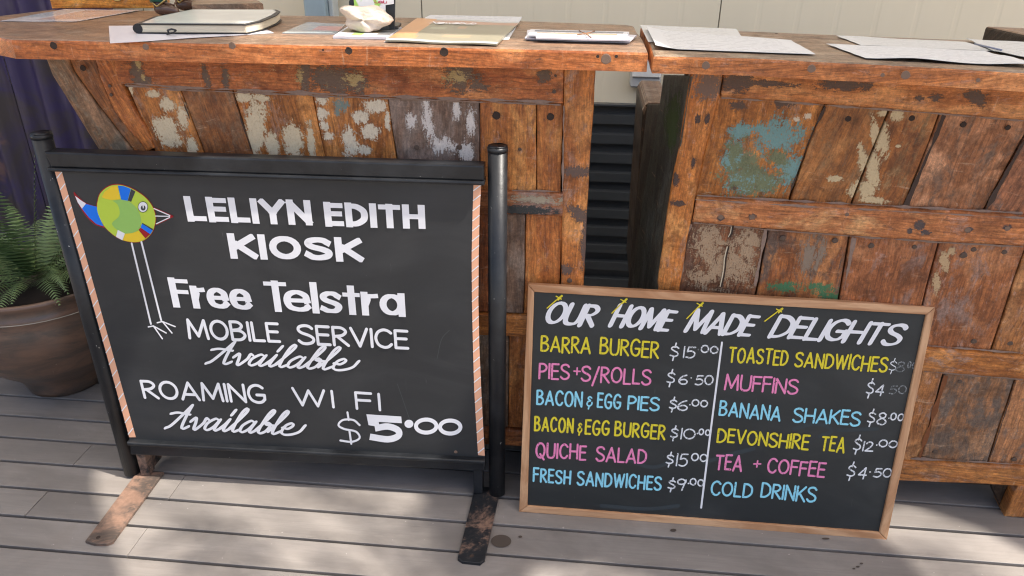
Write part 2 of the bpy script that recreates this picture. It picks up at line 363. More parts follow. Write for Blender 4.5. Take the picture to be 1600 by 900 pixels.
G = {
 'A': (.62, [[(0, 0), (.31, 1)], [(.31, 1), (.62, 0)], [(.12, .3), (.5, .3)]]),
 'B': (.5, [[(0, 0), (0, 1)], cat([(0, 1), (.28, .99), (.42, .8), (.3, .6), (0, .52)]), cat([(0, .52), (.34, .5), (.5, .27), (.34, .03), (0, 0)])]),
 'C': (.54, [cat([(.54, .84), (.42, .97), (.26, 1), (.08, .84), (0, .5), (.08, .15), (.26, 0), (.42, .03), (.54, .18)])]),
 'D': (.54, [[(0, 0), (0, 1)], cat([(0, 1), (.27, .97), (.49, .76), (.54, .5), (.49, .24), (.27, .03), (0, 0)])]),
 'E': (.42, [[(0, 0), (0, 1)], [(0, 1), (.42, 1)], [(0, .54), (.38, .54)], [(0, 0), (.42, 0)]]),
 'F': (.42, [[(0, 0), (0, 1)], [(0, 1), (.42, 1)], [(0, .54), (.38, .54)]]),
 'G': (.58, [cat([(.54, .86), (.42, .98), (.26, 1), (.08, .84), (0, .5), (.08, .15), (.28, 0), (.46, .04), (.57, .2)]), [(.58, .44), (.57, .18)], [(.3, .44), (.58, .44)]]),
 'H': (.54, [[(0, 0), (0, 1)], [(.54, 0), (.54, 1)], [(0, .5), (.54, .5)]]),
 'I': (.0, [[(0, 0), (0, 1)]]),
 'K': (.5, [[(0, 0), (0, 1)], [(.5, 1), (.03, .42)], [(.14, .56), (.52, 0)]]),
 'L': (.4, [[(0, 1), (0, 0)], [(0, 0), (.4, 0)]]),
 'M': (.72, [[(0, 0), (.06, 1)], [(.06, 1), (.36, .12)], [(.36, .12), (.66, 1)], [(.66, 1), (.72, 0)]]),
 'N': (.54, [[(0, 0), (0, 1)], [(0, 1), (.54, 0)], [(.54, 0), (.54, 1)]]),
 'O': (.62, [ell(.31, .5, .31, .5)]),
 'P': (.46, [[(0, 0), (0, 1)], cat([(0, 1), (.3, .98), (.46, .76), (.32, .52), (0, .45)])]),
 'Q': (.62, [ell(.31, .5, .31, .5), [(.3, .25), (.58, -.12)]]),
 'R': (.48, [[(0, 0), (0, 1)], cat([(0, 1), (.3, .98), (.44, .78), (.3, .56), (0, .48)]), [(.14, .48), (.5, 0)]]),
 'S': (.52, [cat(S_)]),
 'T': (.52, [[(0, 1), (.52, 1)], [(.26, 1), (.26, 0)]]),
 'U': (.54, [cat([(0, 1), (0, .35), (.08, .07), (.27, 0), (.46, .07), (.54, .35), (.54, 1)])]),
 'V': (.56, [[(0, 1), (.28, 0)], [(.28, 0), (.56, 1)]]),
 'W': (.84, [[(0, 1), (.21, 0)], [(.21, 0), (.42, .92)], [(.42, .92), (.63, 0)], [(.63, 0), (.84, 1)]]),
 'Y': (.58, [[(0, 1), (.29, .45)], [(.58, 1), (.29, .45)], [(.29, .5), (.29, 0)]]),
 '&': (.42, [cat([(.36, .68), (.22, .76), (.1, .62), (.28, .48), (.1, .4), (.04, .2), (.2, .08), (.38, .22), (.4, .36)]), [(.2, .06), (.16, -.12)]]),
 '+': (.36, [[(0, .5), (.36, .5)], [(.18, .28), (.18, .72)]]),
 '/': (.36, [[(0, -.22), (.36, 1.08)]]),
 '$': (.42, [cat([(.42, .74), (.3, .84), (.12, .8), (.06, .66), (.2, .52), (.38, .4), (.4, .22), (.24, .1), (.02, .16)]), [(.27, 1.12), (.23, .8)], [(.21, .12), (.17, -.22)]]),
 '0': (.56, [ell(.28, .5, .28, .46)]),
 '1': (.04, [[(.02, 0), (.04, 1)]]),
 '2': (.5, [cat([(.02, .8), (.14, .97), (.32, .96), (.42, .8), (.34, .5), (.0, .02)]), [(0, .02), (.5, .03)]]),
 '4': (.5, [[(.4, 1), (0, .3)], [(0, .3), (.5, .3)], [(.42, 1), (.34, -.05)]]),
 '5': (.5, [[(.12, .96), (.5, .98)], [(.12, .96), (.06, .56)], cat([(.06, .56), (.3, .62), (.48, .46), (.46, .18), (.26, 0), (0, .06)])]),
 '6': (.5, [cat([(.44, .98), (.2, .82), (.03, .5), (.02, .2), (.2, 0), (.42, .06), (.5, .3), (.36, .5), (.16, .46), (.05, .32)])]),
 '8': (.52, [cat([(.46, .86), (.28, 1), (.08, .86), (.14, .64), (.38, .46), (.52, .22), (.36, 0), (.12, .02), (0, .22), (.16, .46), (.4, .62), (.46, .86)])]),
 '9': (.5, [cat([(.46, .8), (.26, .98), (.04, .8), (.06, .55), (.26, .46), (.46, .64), (.48, .9)]), [(.48, .92), (.3, -.12)]]),
 '.': (.0, [[(0, .5), (.005, .5)]]),
 'o': (.40, [ell(.2, .66, .2, .28)]),
 'r': (.36, [[(0, 0), (0, .66)], cat([(0, .36), (.1, .6), (.36, .66)])]),
 'e': (.54, [[(.03, .34), (.52, .34)], cat([(.53, .34), (.48, .58), (.28, .68), (.08, .58), (0, .34), (.08, .1), (.28, 0), (.44, .03), (.54, .12)])]),
 'l': (.0, [[(0, 0), (0, 1)]]),
 's': (.46, [cat([(.44, .55), (.34, .66), (.18, .68), (.04, .58), (.1, .42), (.34, .32), (.46, .18), (.34, .01), (.16, 0), (0, .1)])]),
 't': (.34, [[(.15, .9), (.15, 0)], [(0, .66), (.34, .66)]]),
 'a': (.48, [ell(.24, .33, .24, .34), [(.5, .68), (.5, 0)]]),
 'u': (.4, [cat([(0, .66), (.0, .2), (.15, 0), (.36, .1)]), [(.4, .66), (.4, 0)]]),
 'b': (.42, [[(0, 1), (0, 0)], ell(.21, .33, .21, .33)]),
 'w': (.6, [[(0, .66), (.15, 0)], [(.15, 0), (.3, .6)], [(.3, .6), (.45, 0)], [(.45, 0), (.6, .66)]]),
}
SCRIPT = {  # joined brush script, drawn upright and slanted later
 'A': (.62, [cat([(-.12, -.02), (.02, .12), (.22, .62), (.36, 1.02)]), cat([(.36, 1.02), (.34, .5), (.36, .08), (.44, .0), (.56, .1)]), cat([(-.16, .62), (.05, .68), (.44, .62)])]),
 'v': (.44, [cat([(-.06, .34), (.04, .5), (.1, .3), (.13, .04), (.2, .0), (.34, .28), (.36, .5), (.46, .44)])]),
 'a': (.5, [cat([(.34, .44), (.2, .5), (.03, .3), (.02, .08), (.12, 0), (.26, .14), (.36, .46)]), cat([(.36, .46), (.32, .1), (.38, 0), (.52, .12)])]),
 'i': (.28, [cat([(-.02, .1), (.08, .3), (.14, .5)]), cat([(.14, .5), (.1, .12), (.16, 0), (.3, .12)]), [(.13, .72), (.17, .92)]]),
 'l': (.32, [cat([(-.02, .1), (.14, .5), (.26, .9), (.2, 1.02), (.12, .8), (.1, .18), (.17, 0), (.34, .12)])]),
 'b': (.42, [cat([(-.02, .1), (.14, .5), (.26, .9), (.2, 1.02), (.12, .8), (.08, .18), (.15, 0), (.3, .08), (.36, .34), (.27, .46), (.22, .38), (.44, .36)])]),
 'e': (.4, [cat([(0, .3), (.2, .26), (.3, .4), (.22, .5), (.08, .38), (.06, .12), (.18, 0), (.42, .12)])]),
 'E': (.8, [cat([(0, .3), (.2, .26), (.3, .4), (.22, .5), (.08, .38), (.06, .12), (.18, 0), (.4, .02), (.6, .16), (.66, .42)])]),
}
def ribbon(path, w, cap='round', clip=None, wfun=None):
    """outline polygons (list of 2D rings as quads) of a stroke"""
    pts = [Vector(p) for p in path]
    q = [pts[0]]
    for p in pts[1:]:
        if (p-q[-1]).length > 1e-4: q.append(p)
    pts = q
    if len(pts) == 1: pts.append(pts[0]+Vector((.01, 0)))
    closed = (pts[0]-pts[-1]).length < 1e-3 and len(pts) > 6
    if cap == 'square' and not closed:
        pts[0] = pts[0]-(pts[1]-pts[0]).normalized()*w*.5; pts[-1] = pts[-1]+(pts[-1]-pts[-2]).normalized()*w*.5
    n = len(pts); L, Rr = [], []
    for i in range(n):
        if closed:
            a = pts[i-1] if i > 0 else pts[-2]; c = pts[i+1] if i < n-1 else pts[1]
        else:
            a = pts[max(i-1, 0)]; c = pts[min(i+1, n-1)]
        d = (c-a).normalized(); nn = Vector((-d.y, d.x)); ww = w*.5*(wfun(d, i/(n-1)) if wfun else 1)
        L.append(pts[i]+nn*ww); Rr.append(pts[i]-nn*ww)
    polys = [[L[i], Rr[i], Rr[i+1], L[i+1]] for i in range(n-1)]
    if cap == 'round' and not closed:
        for (c, d, wl) in ((pts[0], (pts[0]-pts[1]).normalized(), (L[0]-Rr[0]).length/2), (pts[-1], (pts[-1]-pts[-2]).normalized(), (L[-1]-Rr[-1]).length/2)):
            nn = Vector((-d.y, d.x)); fan = [c + nn*wl*math.cos(math.pi*k/6)*1 + d*wl*math.sin(math.pi*k/6) for k in range(7)]
            polys.append(fan)
    if clip:
        def cut(poly, f):
            res = []
            for i in range(len(poly)):
                a, b = poly[i-1], poly[i]; fa, fb = f(a), f(b)
                if (fa >= 0) != (fb >= 0): res.append(a.lerp(b, fa/(fa-fb)))
                if fb >= 0: res.append(b)
            return res
        res = []
        for po in polys:
            po = cut(po, lambda v: v.y-clip[0])
            if len(po) > 2: po = cut(po, lambda v: clip[1]-v.y)
            if len(po) > 2: res.append(po)
        polys = res
    return polys
def emit(name, strokes, mapf, pl, mat, parent, lift=.0006, label=None):
    """strokes: list of polygon lists in local 2D; mapf: local 2D -> picture point on plane pl"""
    vs, fs, u2 = [], [], []; z = lift
    for polys in strokes:
        z += .00004
        for po in polys:
            z += .0000015; i0 = len(vs)
            for p in po:
                x, y = mapf(p.x, p.y); P = pl.P(x, y); u2.append(pl.uv(P)); vs.append(P + pl.n*z)
            fs.append(tuple(range(i0, i0+len(po))))
    o = mesh(name, vs, fs, mat, parent, uv2=u2)
    for p in o.data.polygons: pass
    return o
def upvec(pl, x, y):
    P = pl.P(x, y); a = proj(P); b = proj(P+pl.v*.05); dy = a[1]-b[1]; return (b[0]-a[0])/dy
def word(txt, A, B, hA, hB, t, pl, mat, parent, cap='round', slant=0., gap=None, font=G, space=.35, wfun=None, clip=False, jit=.0, name='lettering', sub=None):
    """one word: baseline from picture point A to B, letter heights hA/hB, stroke t"""
    chars = [c for c in txt]; gap = t*.6 if gap is None else gap
    W = math.hypot(B[0]-A[0], B[1]-A[1]); H = (hA+hB)/2
    n = len(chars); sw = 0.; fixed = 0.
    for c in chars:
        if c == ' ': sw += space
        else: sw += font[c][0]; fixed += t
    fixed += gap*(n-1)
    k = (W-fixed)/max(sw, .01)
    strokes = []; x = 0; rj = random.Random(hash(txt) % 1000 if False else sum(map(ord, txt)))
    for c in chars:
        if c == ' ': x += space*k + gap; continue
        wch, paths = font[c]
        jy = rj.uniform(-jit, jit)*H; jh = 1+rj.uniform(-jit, jit)
        for pa in paths:
            pa2 = [(x + t/2 + px_*k, jy + t/2 + py_*(H-t)*jh) for px_, py_ in pa]
            strokes.append(ribbon(pa2, t, cap, (0, H) if clip else None, wfun))
        x += wch*k + t + gap
    def mapf(s, y):
        f = s/W; bx = A[0]+(B[0]-A[0])*f; by = A[1]+(B[1]-A[1])*f; sc_ = (hA+(hB-hA)*f)/H
        ux = upvec(pl, bx, by)+slant
        return (bx+ux*y*sc_, by-y*sc_)
    return emit(name, strokes, mapf, pl, mat, parent)
def trace(name, paths, t, pl, mat, parent, cap='round', wfun=None, lift=.0006):
    return emit(name, [ribbon([(x, y) for x, y in pa], t, cap, None, wfun) for pa in paths], lambda x, y: (x, y), pl, mat, parent, lift)
def shape(name, pts, pl, mat, parent, lift=.0004):
    vs = []; u2 = []
    for x, y in pts:
        P = pl.P(x, y); u2.append(pl.uv(P)); vs.append(P+pl.n*lift)
    return mesh(name, vs, [tuple(range(len(vs)))], mat, parent, uv2=u2)

#==================================================================== SETTING
# outside ground
mesh('ground', [(-60, -60, -.25), (60, -60, -.25), (60, 60, -.25), (-60, 60, -.25)], [(0, 1, 2, 3)], M_GROUND)['kind'] = 'structure'
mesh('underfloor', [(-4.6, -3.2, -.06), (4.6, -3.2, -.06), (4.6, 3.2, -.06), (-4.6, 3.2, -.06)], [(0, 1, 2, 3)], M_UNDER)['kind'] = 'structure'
# deck boards: gap i lies at Y = 1.555 - .09475 i
deck = thing('deck', (0, 0, 0), None, None); deck['kind'] = 'structure'
PIT = .09475; Y0 = 1.5549; gpz = flat(0)
def deck_board(y0, y1, x0, x1):
    e = .0042
    slab('deck_board', [(x0+.0008, y0+e), (x1-.0008, y0+e), (x1-.0008, y1-e), (x0+.0008, y1-e)], gpz, .022, M_DECK, deck, rim=.0012, wobble=.0004, grain=(1, 0), step=.3, back=False, proud=random.uniform(-.0006, .0006))
for i in range(-16, 50):
    ya = Y0-PIT*(i+1); yb = Y0-PIT*i
    xs = [-4.4]; j = -1.30 if i % 2 == 0 else -.984
    if i % 2 == 0: xs += [j, j+2.42]
    else: xs += [j-2.2, j, j+2.9]
    if i == 0: xs = [-4.4, -1.299, 1.6]
    xs.append(4.4)
    for a, b in zip(xs[:-1], xs[1:]): deck_board(ya, yb, a, b)
# stains on the boards
def stain(x, y, rx, ry, nm='stain'):
    c = gp(x, y); vs = [c+Vector((0, 0, .0012))]; n = 18
    for k in range(n):
        a = 2*math.pi*k/n; vs.append(gp(x+rx*math.cos(a)*(1+.15*wob(k, x)), y+ry*math.sin(a)*(1+.15*wob(x, k)))+Vector((0, 0, .0012)))
    o = mesh(nm, vs, [(0, 1+k, 1+(k+1) % n) for k in range(n)], M_STAIN, deck)
stain(783, 846, 16, 10); stain(1052, 829, 5, 2.4); stain(813, 839, 3, 1.8); stain(1340, 886, 3, 1.4); stain(1346, 881, 2.6, 1.4); stain(1334, 889, 2.4, 1.2); stain(1290, 842, 6, 1.5)

# back wall: cream sheet panels above, dark ribbed sheet below
WY = 2.6; ZS = .752
WP = Plane((0, WY, 0), (1, 0, 0), (0, 0, 1))
t = NT('cream_wall_sheet'); v = t.obj(); n = t.noise(v, 3, 5, .6); n2 = t.noise(t.mapv(v, (30, 30, 1.5)), 1, 4, .6)
M_CREAMW = t.done(t.mix(t.math('MULTIPLY', t.math('ADD', n, n2), .5), (.72, .64, .48), (.78, .70, .54)), .5, t.bump(n2, .08, .001))
bw = thing('back_wall', (0, WY, 0), 'cream sheet wall with faint upright ribs behind both counters', 'wall')
sx = WP.pu(1125, 20)[0]; pw = .97
for k in range(-3, 4):
    x0 = sx+k*pw+.002; x1 = sx+(k+1)*pw-.002
    prof = [(x0, 0)]; m = 8
    for j in range(1, m):
        xx = x0+(x1-x0)*j/m; prof += [(xx-.010, 0), (xx-.004, -.0010), (xx+.004, -.0010), (xx+.010, 0)]
    prof.append((x1, 0)); vs = []; fs = []
    for x, d in prof: vs += [(x, WY-d*1-.0, ZS), (x, WY-d, 2.72)]
    for j in range(len(prof)-1): fs.append((2*j, 2*j+2, 2*j+3, 2*j+1))
    i0 = len(vs); vs += [(x0, WY+.03, ZS), (x0, WY+.03, 2.72), (x1, WY+.03, ZS), (x1, WY+.03, 2.72)]; l = 2*(len(prof)-1)
    fs += [(0, 1, i0+1, i0), (l, i0+2, i0+3, l+1), (0, i0, i0+2, l)]
    mesh('wall_panel', vs, fs, M_CREAMW, bw)
M_SEAL = simple('seam_sealant', (.2, .18, .14), .7)
for k in range(-3, 5): box('seam_strip', (sx+k*pw-.0019, WY+.004, ZS), (sx+k*pw+.0019, WY+.02, 2.72), M_SEAL, bw, bev=0)
M_DARKRIB = simple('dark_ribbed_steel', (.05, .055, .06), .34, .2, 8, spec=.5)
rw = thing('ribbed_cladding', (0, WY, 0), 'dark horizontally ribbed metal cladding low on the wall, seen in the gap', 'cladding')
y1 = [WP.pu(950, yy)[1] for yy in (264, 293)]; rp = abs(y1[0]-y1[1])
zt = ZS; k = 0
phase = WP.pu(950, 268)[1]
z = phase; 
while z < ZS-.012: z += rp
z -= rp
zz = [ZS]; 
vs = []; fs = []
prof = [(ZS, -.004), (z+rp*.0+.004, -.004)]
while z > .0:
    prof += [(z, -.022), (z-rp*.45, -.022), (z-rp*.5, .0), (z-rp*.96, .0)]; z -= rp
for zz_, d in prof: vs += [(-2.6, WY+d, max(zz_, 0)), (4.2, WY+d, max(zz_, 0))]
for j in range(len(prof)-1): fs.append((2*j, 2*j+1, 2*j+3, 2*j+2))
mesh('cladding_sheet', vs, fs, M_DARKRIB, rw)
box('drip_flashing', (-2.6, WY-.03, ZS-.006), (4.2, WY-.002, ZS+.001), M_DARKRIB, rw, bev=.001)
# outlet box on the wall in the gap
ob = WP.pu(983, 132); ob2 = WP.pu(1033, 100)
M_GREYPL = simple('grey_plastic', (.42, .43, .43), .4); M_WHITEPL = simple('white_plastic', (.72, .72, .7), .4)
wb = thing('wall_socket_box', (ob[0]+.04, WY, ob[1]), 'white and grey socket box on the cream wall in the gap between counters', 'socket box')
box('box_body', (ob[0], WY-.055, ob[1]), (ob2[0], WY-.001, ob2[1]+.04), M_GREYPL, wb, .006)
box('box_face', (ob[0]+.003, WY-.064, ob[1]+.035), (ob2[0]-.003, WY-.0555, ob2[1]+.036), M_WHITEPL, wb, .004)
# blue-grey steel post
BP = Plane((0, 2.47, 0), (1, 0, 0), (0, 0, 1)); a = BP.pu(475, 15)[0]; b = BP.pu(508, 15)[0]; c = BP.pu(516, 15)[0]
M_BLUEP = simple('blue_grey_paint', (.30, .385, .43), .4); M_PALEP = simple('pale_grey_paint', (.5, .53, .52), .45)
bp = thing('steel_post', (a+.03, 2.5, 0), 'blue grey painted steel post in front of the cream wall', 'post')
box('post_shaft', (a, 2.47, 0), (b, 2.56, 2.699), M_BLUEP, bp, .004); box('edge_strip', (b+.001, 2.5, 0), (c, 2.558, 2.699), M_PALEP, bp, .003)
# purple corrugated sheet fence on the left
t = NT('purple_weathered_sheet'); v = t.obj(); n = t.noise(v, 3.2, 6, .68, .5); n2 = t.noise(t.mapv(v, (14, 14, 2)), 1, 4, .6)
col = t.mix(t.step(n, .42, .62), (.034, .025, .08), (.045, .036, .038)); col = t.mix(t.math('MULTIPLY', t.step(n2, .5, .7), .6), col, (.11, .09, .15))
col = t.mix(t.math('MULTIPLY', t.step(t.noise(v, 5.5, 4, .6), .6, .68), .5), col, (.17, .09, .06))
M_PURP = t.done(col, .5, t.bump(n2, .3, .003))
pf = thing('corrugated_fence', (-2.5, 2.42, 0), 'dark purple corrugated sheet fence behind the potted fern on the left', 'fence')
x = -4.2
while x < -1.55:
    x1 = min(x+.76, -1.5); n = 40; vs = []; fs = []
    for j in range(n+1):
        xx = x+(x1-x-.004)*j/n; d = .016*math.sin(2*math.pi*xx/.105)
        for zz_ in (0.0, .45, .9, 1.4, 2.1): vs.append((xx, 2.42+d+.004*wob(xx*3, zz_*2), zz_))
    for j in range(n):
        for q in range(4): fs.append((j*5+q, (j+1)*5+q, (j+1)*5+q+1, j*5+q+1))
    o = mesh('fence_sheet', vs, fs, M_PURP, pf, smooth=True); x = x1

#==================================================================== COUNTERS
WD_RAIL = wood('timber_rail', grime=.3)
WD_TOPL = wood('timber_top_edge', (.40, .125, .032), (.27, .075, .02), grime=.08, rough=.38, bumps=.7)
WD_TOP = wood('timber_tabletop', (.23, .135, .085), (.145, .088, .058), grime=.45, gcol=(.16, .12, .09), pale=.06, rough=.36, bumps=.8, spec=.5)
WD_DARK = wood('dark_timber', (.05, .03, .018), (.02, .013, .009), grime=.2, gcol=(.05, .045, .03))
WD_GREY = wood('grey_brown_timber', (.20, .125, .08), (.12, .072, .047), grime=.6, gcol=(.15, .12, .10))
WD_ORANGE = wood('orange_timber', (.46, .17, .05), (.30, .095, .028), grime=.12)
WD_PLAIN = wood('brown_timber', (.25, .078, .025), (.14, .045, .018), grime=.35, gcol=(.13, .08, .055))
WD_ROT = wood('weathered_timber', (.22, .10, .048), (.10, .05, .03), grime=.55, gcol=(.11, .085, .065), paint=(.5, .34, .2), chips=.35)
M_BOLT = simple('dark_bolt', (.10, .066, .048), .5, .3, 60, bump=.4); M_HOLE = simple('bolt_hole', (.045, .03, .023), .9)
M_PLUG = simple('grey_plug', (.19, .125, .09), .6, .3, 80, bump=.5)

bolt_cache = {}
def bolt(x, y, r, pl, parent, kind='bolt', d=.0):
    """bolt head / timber plug / nail set in a board at a traced spot"""
    P = pl.P(x, y); rr = r/FPX*(P-CAM).dot(fwd); key = (kind,)
    if key not in bolt_cache:
        n = 12; prof = {'bolt': [(1, -.5), (1, .15), (.75, .42), (.0, .5)], 'plug': [(1, -.5), (1, .1), (.85, .2), (0, .16)], 'hole': [(1.2, -.2), (1.12, .08), (.86, .1), (.8, .02), (0, .0)]}[kind]
        vs = []; fs = []
        for ra, h in prof[:-1]:
            for k in range(n): a = 2*math.pi*k/n; rj_ = 1+.28*wob(k*.8+ra, 3.1)+.15*wob(k*1.9, 7); vs.append((ra*math.cos(a)*rj_*.92, ra*math.sin(a)*rj_*.88, h*.35))
        vs.append((0, 0, prof[-1][1]*.35))
        for i in range(len(prof)-2):
            for k in range(n): k2 = (k+1) % n; fs.append((i*n+k, i*n+k2, (i+1)*n+k2, (i+1)*n+k))
        m = (len(prof)-2)*n; fs += [(m+k, m+(k+1) % n, len(vs)-1) for k in range(n)]
        me = bpy.data.meshes.new(kind); me.from_pydata(vs, [], fs); me.update(); me.materials.append({'bolt': M_BOLT, 'plug': M_PLUG, 'hole': M_HOLE}[kind])
        bolt_cache[key] = me
    o = bpy.data.objects.new({'bolt': 'bolt_head', 'plug': 'timber_plug', 'hole': 'bolt_hole'}[kind], bolt_cache[key]); COL.objects.link(o)
    o.parent = parent; z = pl.n; xa = pl.h; ya = z.cross(xa)
    loc = Vector((0, 0, 0)); q = parent
    while q is not None: loc += q.location; q = q.parent
    Pp = P + z*d - loc
    o.matrix_basis = Matrix(((xa.x*rr, ya.x*rr, z.x*rr, Pp.x), (xa.y*rr, ya.y*rr, z.y*rr, Pp.y), (xa.z*rr, ya.z*rr, z.z*rr, Pp.z), (0, 0, 0, 1)))
    return o

# ---- left counter front plane
yl = R(2); LF = Plane((.02, 1.53, 0), (math.cos(yl), math.sin(yl), 0), (0, 0, 1))
def lz(x, z): return proj(Vector((x, 0, 0)) + Vector((0, 1.50+(x-.02)*math.tan(yl), z)))
LC = thing('bar_counter', (-.6, 1.68, 0), 'recycled boat timber counter behind the kiosk signboard, cream paint flaking off its planks', 'counter', 'recycled timber bar counters')
W_P1 = wood('plank_cream_a', paint=CREAM, pl=LF, blobs=[(258, 165, 14, 12, 0), (258, 208, 22, 26, 0), (283, 185, 9, 22, 0), (200, 146, 6, 14, -20), (298, 232, 8, 18, 0), (235, 148, 12, 6, 0)], grime=.3, amp=.38, nscale=30)
W_P2 = wood('plank_brown_a', (.22, .078, .028), (.15, .05, .02), grime=.5, gcol=(.15, .085, .05))
W_P3 = wood('plank_cream_b', (.36, .12, .035), paint=CREAM, pl=LF, blobs=[(396, 205, 19, 62, -12), (378, 152, 16, 10, 0), (455, 220, 18, 30, 0), (484, 225, 7, 34, 0), (422, 228, 12, 26, 0), (405, 155, 16, 7, 0)], grime=.2, amp=.33, nscale=30)
W_P4 = wood('plank_cream_c', (.38, .14, .045), paint=WHITEP, pl=LF, blobs=[(502, 158, 11, 9, 0), (500, 180, 12, 10, 0), (506, 198, 9, 9, 0), (512, 214, 9, 8, 0), (586, 168, 20, 11, 0), (562, 185, 15, 12, 0), (576, 207, 18, 12, 0), (545, 226, 13, 26, 0), (604, 192, 5, 16, 0), (568, 236, 12, 8, 0)], grime=.2, amp=.42, nscale=34,
    extra=[((.16, .22, .2), [(532, 165, 10, 14, 25), (526, 178, 7, 8, 0)], (1, 1, 1), .7)])
W_P5 = wood('plank_grey_flaked', (.20, .125, .085), (.14, .085, .055), grime=.5, gcol=(.17, .13, .105), paint=(.80, .73, .67), pl=LF, blobs=[(640, 192, 8, 16, 0), (668, 188, 9, 36, 5), (712, 172, 7, 24, 0), (735, 192, 9, 24, 0), (690, 228, 20, 14, 0), (728, 238, 12, 14, 0)], amp=.55, nscale=42, stretch=(1.6, .6, 1))
W_P6 = wood('plank_orange_a', (.42, .16, .045), (.29, .095, .028), grime=.22)
W_HL = wood('header_rail_left', (.42, .15, .048), (.30, .095, .032), grime=.2, paint=(.17, .12, .09), pl=LF, blobs=[(215, 112, 14, 18, 0), (222, 125, 20, 9, 0), (475, 118, 14, 26, 0), (520, 122, 52, 24, 0), (560, 130, 16, 18, 0), (720, 122, 30, 24, 0), (745, 135, 20, 10, 0), (322, 120, 7, 20, 0), (352, 122, 6, 22, 0), (850, 120, 14, 12, 0), (830, 160, 40, 4, 0)], amp=.5, nscale=52,
    extra=[((.45, .33, .15), [(217, 104, 4, 8, 0), (222, 118, 3, 7, 0), (553, 124, 12, 12, 0), (712, 120, 18, 10, 0), (468, 118, 5, 12, 0)], (1, 1, 1), 1.3)])
def lp(px, mat, **k): return pslab('plank', px, LF, .02, mat, LC, **k)
# seams of the upper planks run out of sight behind the signboard down to the first rail
zb = .768
def dn(top, bot):            # extend a traced seam to the rail height
    a = Vector(LF.pu(*top)); b = Vector(LF.pu(*bot)); d = (b-a); return a + d*((zb-a.y)/d.y)
S = [((190, 131), (237, 235)), ((275, 138), (312, 232)), ((358, 141), (389, 235)), ((485, 147), (504, 240)), ((603, 151.5), (617, 243)), ((748, 157), (749, 245)), ((838, 160), (838, 300)), ((881, 161), (877, 300))]
def above(q): u, v_ = LF.pu(*q); return (u, v_+.012)
for i, m in enumerate((W_P1, W_P2, W_P3, W_P4, W_P5, W_P6, W_P6)):
    g_ = .0009
    A = Vector(above(S[i][0])); B = Vector(above(S[i+1][0])); Cc = dn(*S[i+1]); D = dn(*S[i])
    slab('plank', [(D.x+g_, D.y), (Cc.x-g_, Cc.y), (B.x-g_, B.y), (A.x+g_, A.y)], LF, .02, m, LC, proud=-.010+random.uniform(-.0015, .0015), rim=.0022, grain=(D-A)[:2] if i < 3 else (0, 1), warp=.0015)
TL0 = 1.0605
def toz(q, z): u, v_ = LF.pu(*q); return (u, z)
Hpts = [LF.pu(184, 131), LF.pu(275, 138.5), LF.pu(400, 144), LF.pu(480, 148), LF.pu(600, 152.5), LF.pu(745, 158), LF.pu(880, 162)]
slab('header_rail', Hpts+[toz((881, 110), TL0), toz((178, 95), TL0)], LF, .035, W_HL, LC, rim=.004, wobble=.0016, grain=(1, 0))
slab('end_post', [toz((881.5, 110), TL0), LF.pu(877, 430), (LF.pu(877, 430)[0]-.002, .115), (LF.pu(912, 445)[0]+.001, .115), LF.pu(912, 445), LF.pu(921, 260), toz((931, 110), TL0)], LF, .045, wood('end_post_left', (.42, .15, .045), (.28, .09, .028), grime=.35, paint=(.15, .10, .08), pl=LF, blobs=[(900, 268, 26, 10, 0), (905, 335, 22, 12, -30), (885, 420, 9, 9, 0), (915, 380, 8, 40, 0)], amp=.4), LC, rim=.004, grain=(0, 1), proud=.001)
# leaning end boards on the left
UL = [(72, 96), (82, 120), (118, 176), (155, 238)]
e0 = LF.pu(72, 96); e1 = LF.pu(155, 238); sl_ = (e1[0]-e0[0])/(e1[1]-e0[1])
bl_ = (e1[0]+sl_*(.115-e1[1])*.75, .115)
slab('end_board', [toz((70, 96), TL0), LF.pu(80, 118), e1, bl_, (bl_[0]+.05, .115), LF.pu(207, 238), LF.pu(150, 165), LF.pu(112, 112), toz((104, 96), TL0)], LF, .04, wood('grey_end_board', (.24, .12, .062), (.14, .075, .04), grime=.6, gcol=(.13, .105, .075), pale=.1, paint=(.22, .2, .12), chips=.1), LC, rim=.004, grain=(-(e1[0]-e0[0]), -(e1[1]-e0[1])), proud=-.002)
slab('end_board', [toz((105, 96), TL0), LF.pu(113, 112), LF.pu(151, 165), LF.pu(208, 238), (LF.pu(208, 238)[0]+.03, .79), (LF.pu(236, 238)[0]+.02, .79), LF.pu(216, 222), LF.pu(175, 172), LF.pu(155, 125), toz((147, 96), TL0)], LF, .03, WD_PLAIN, LC, rim=.003, grain=(.35, -.9), proud=-.006)
slab('brace', [toz((147.5, 96), TL0), LF.pu(156, 125), LF.pu(176, 172), LF.pu(200, 205), LF.pu(217, 222), (LF.pu(228, 238)[0], LF.pu(228, 238)[1]), LF.pu(240, 232), LF.pu(228, 200), LF.pu(205, 165), LF.pu(190, 132), toz((180, 96), TL0)], LF, .03, WD_ORANGE, LC, rim=.004, grain=(.35, -.9), proud=-.001, step=.02)
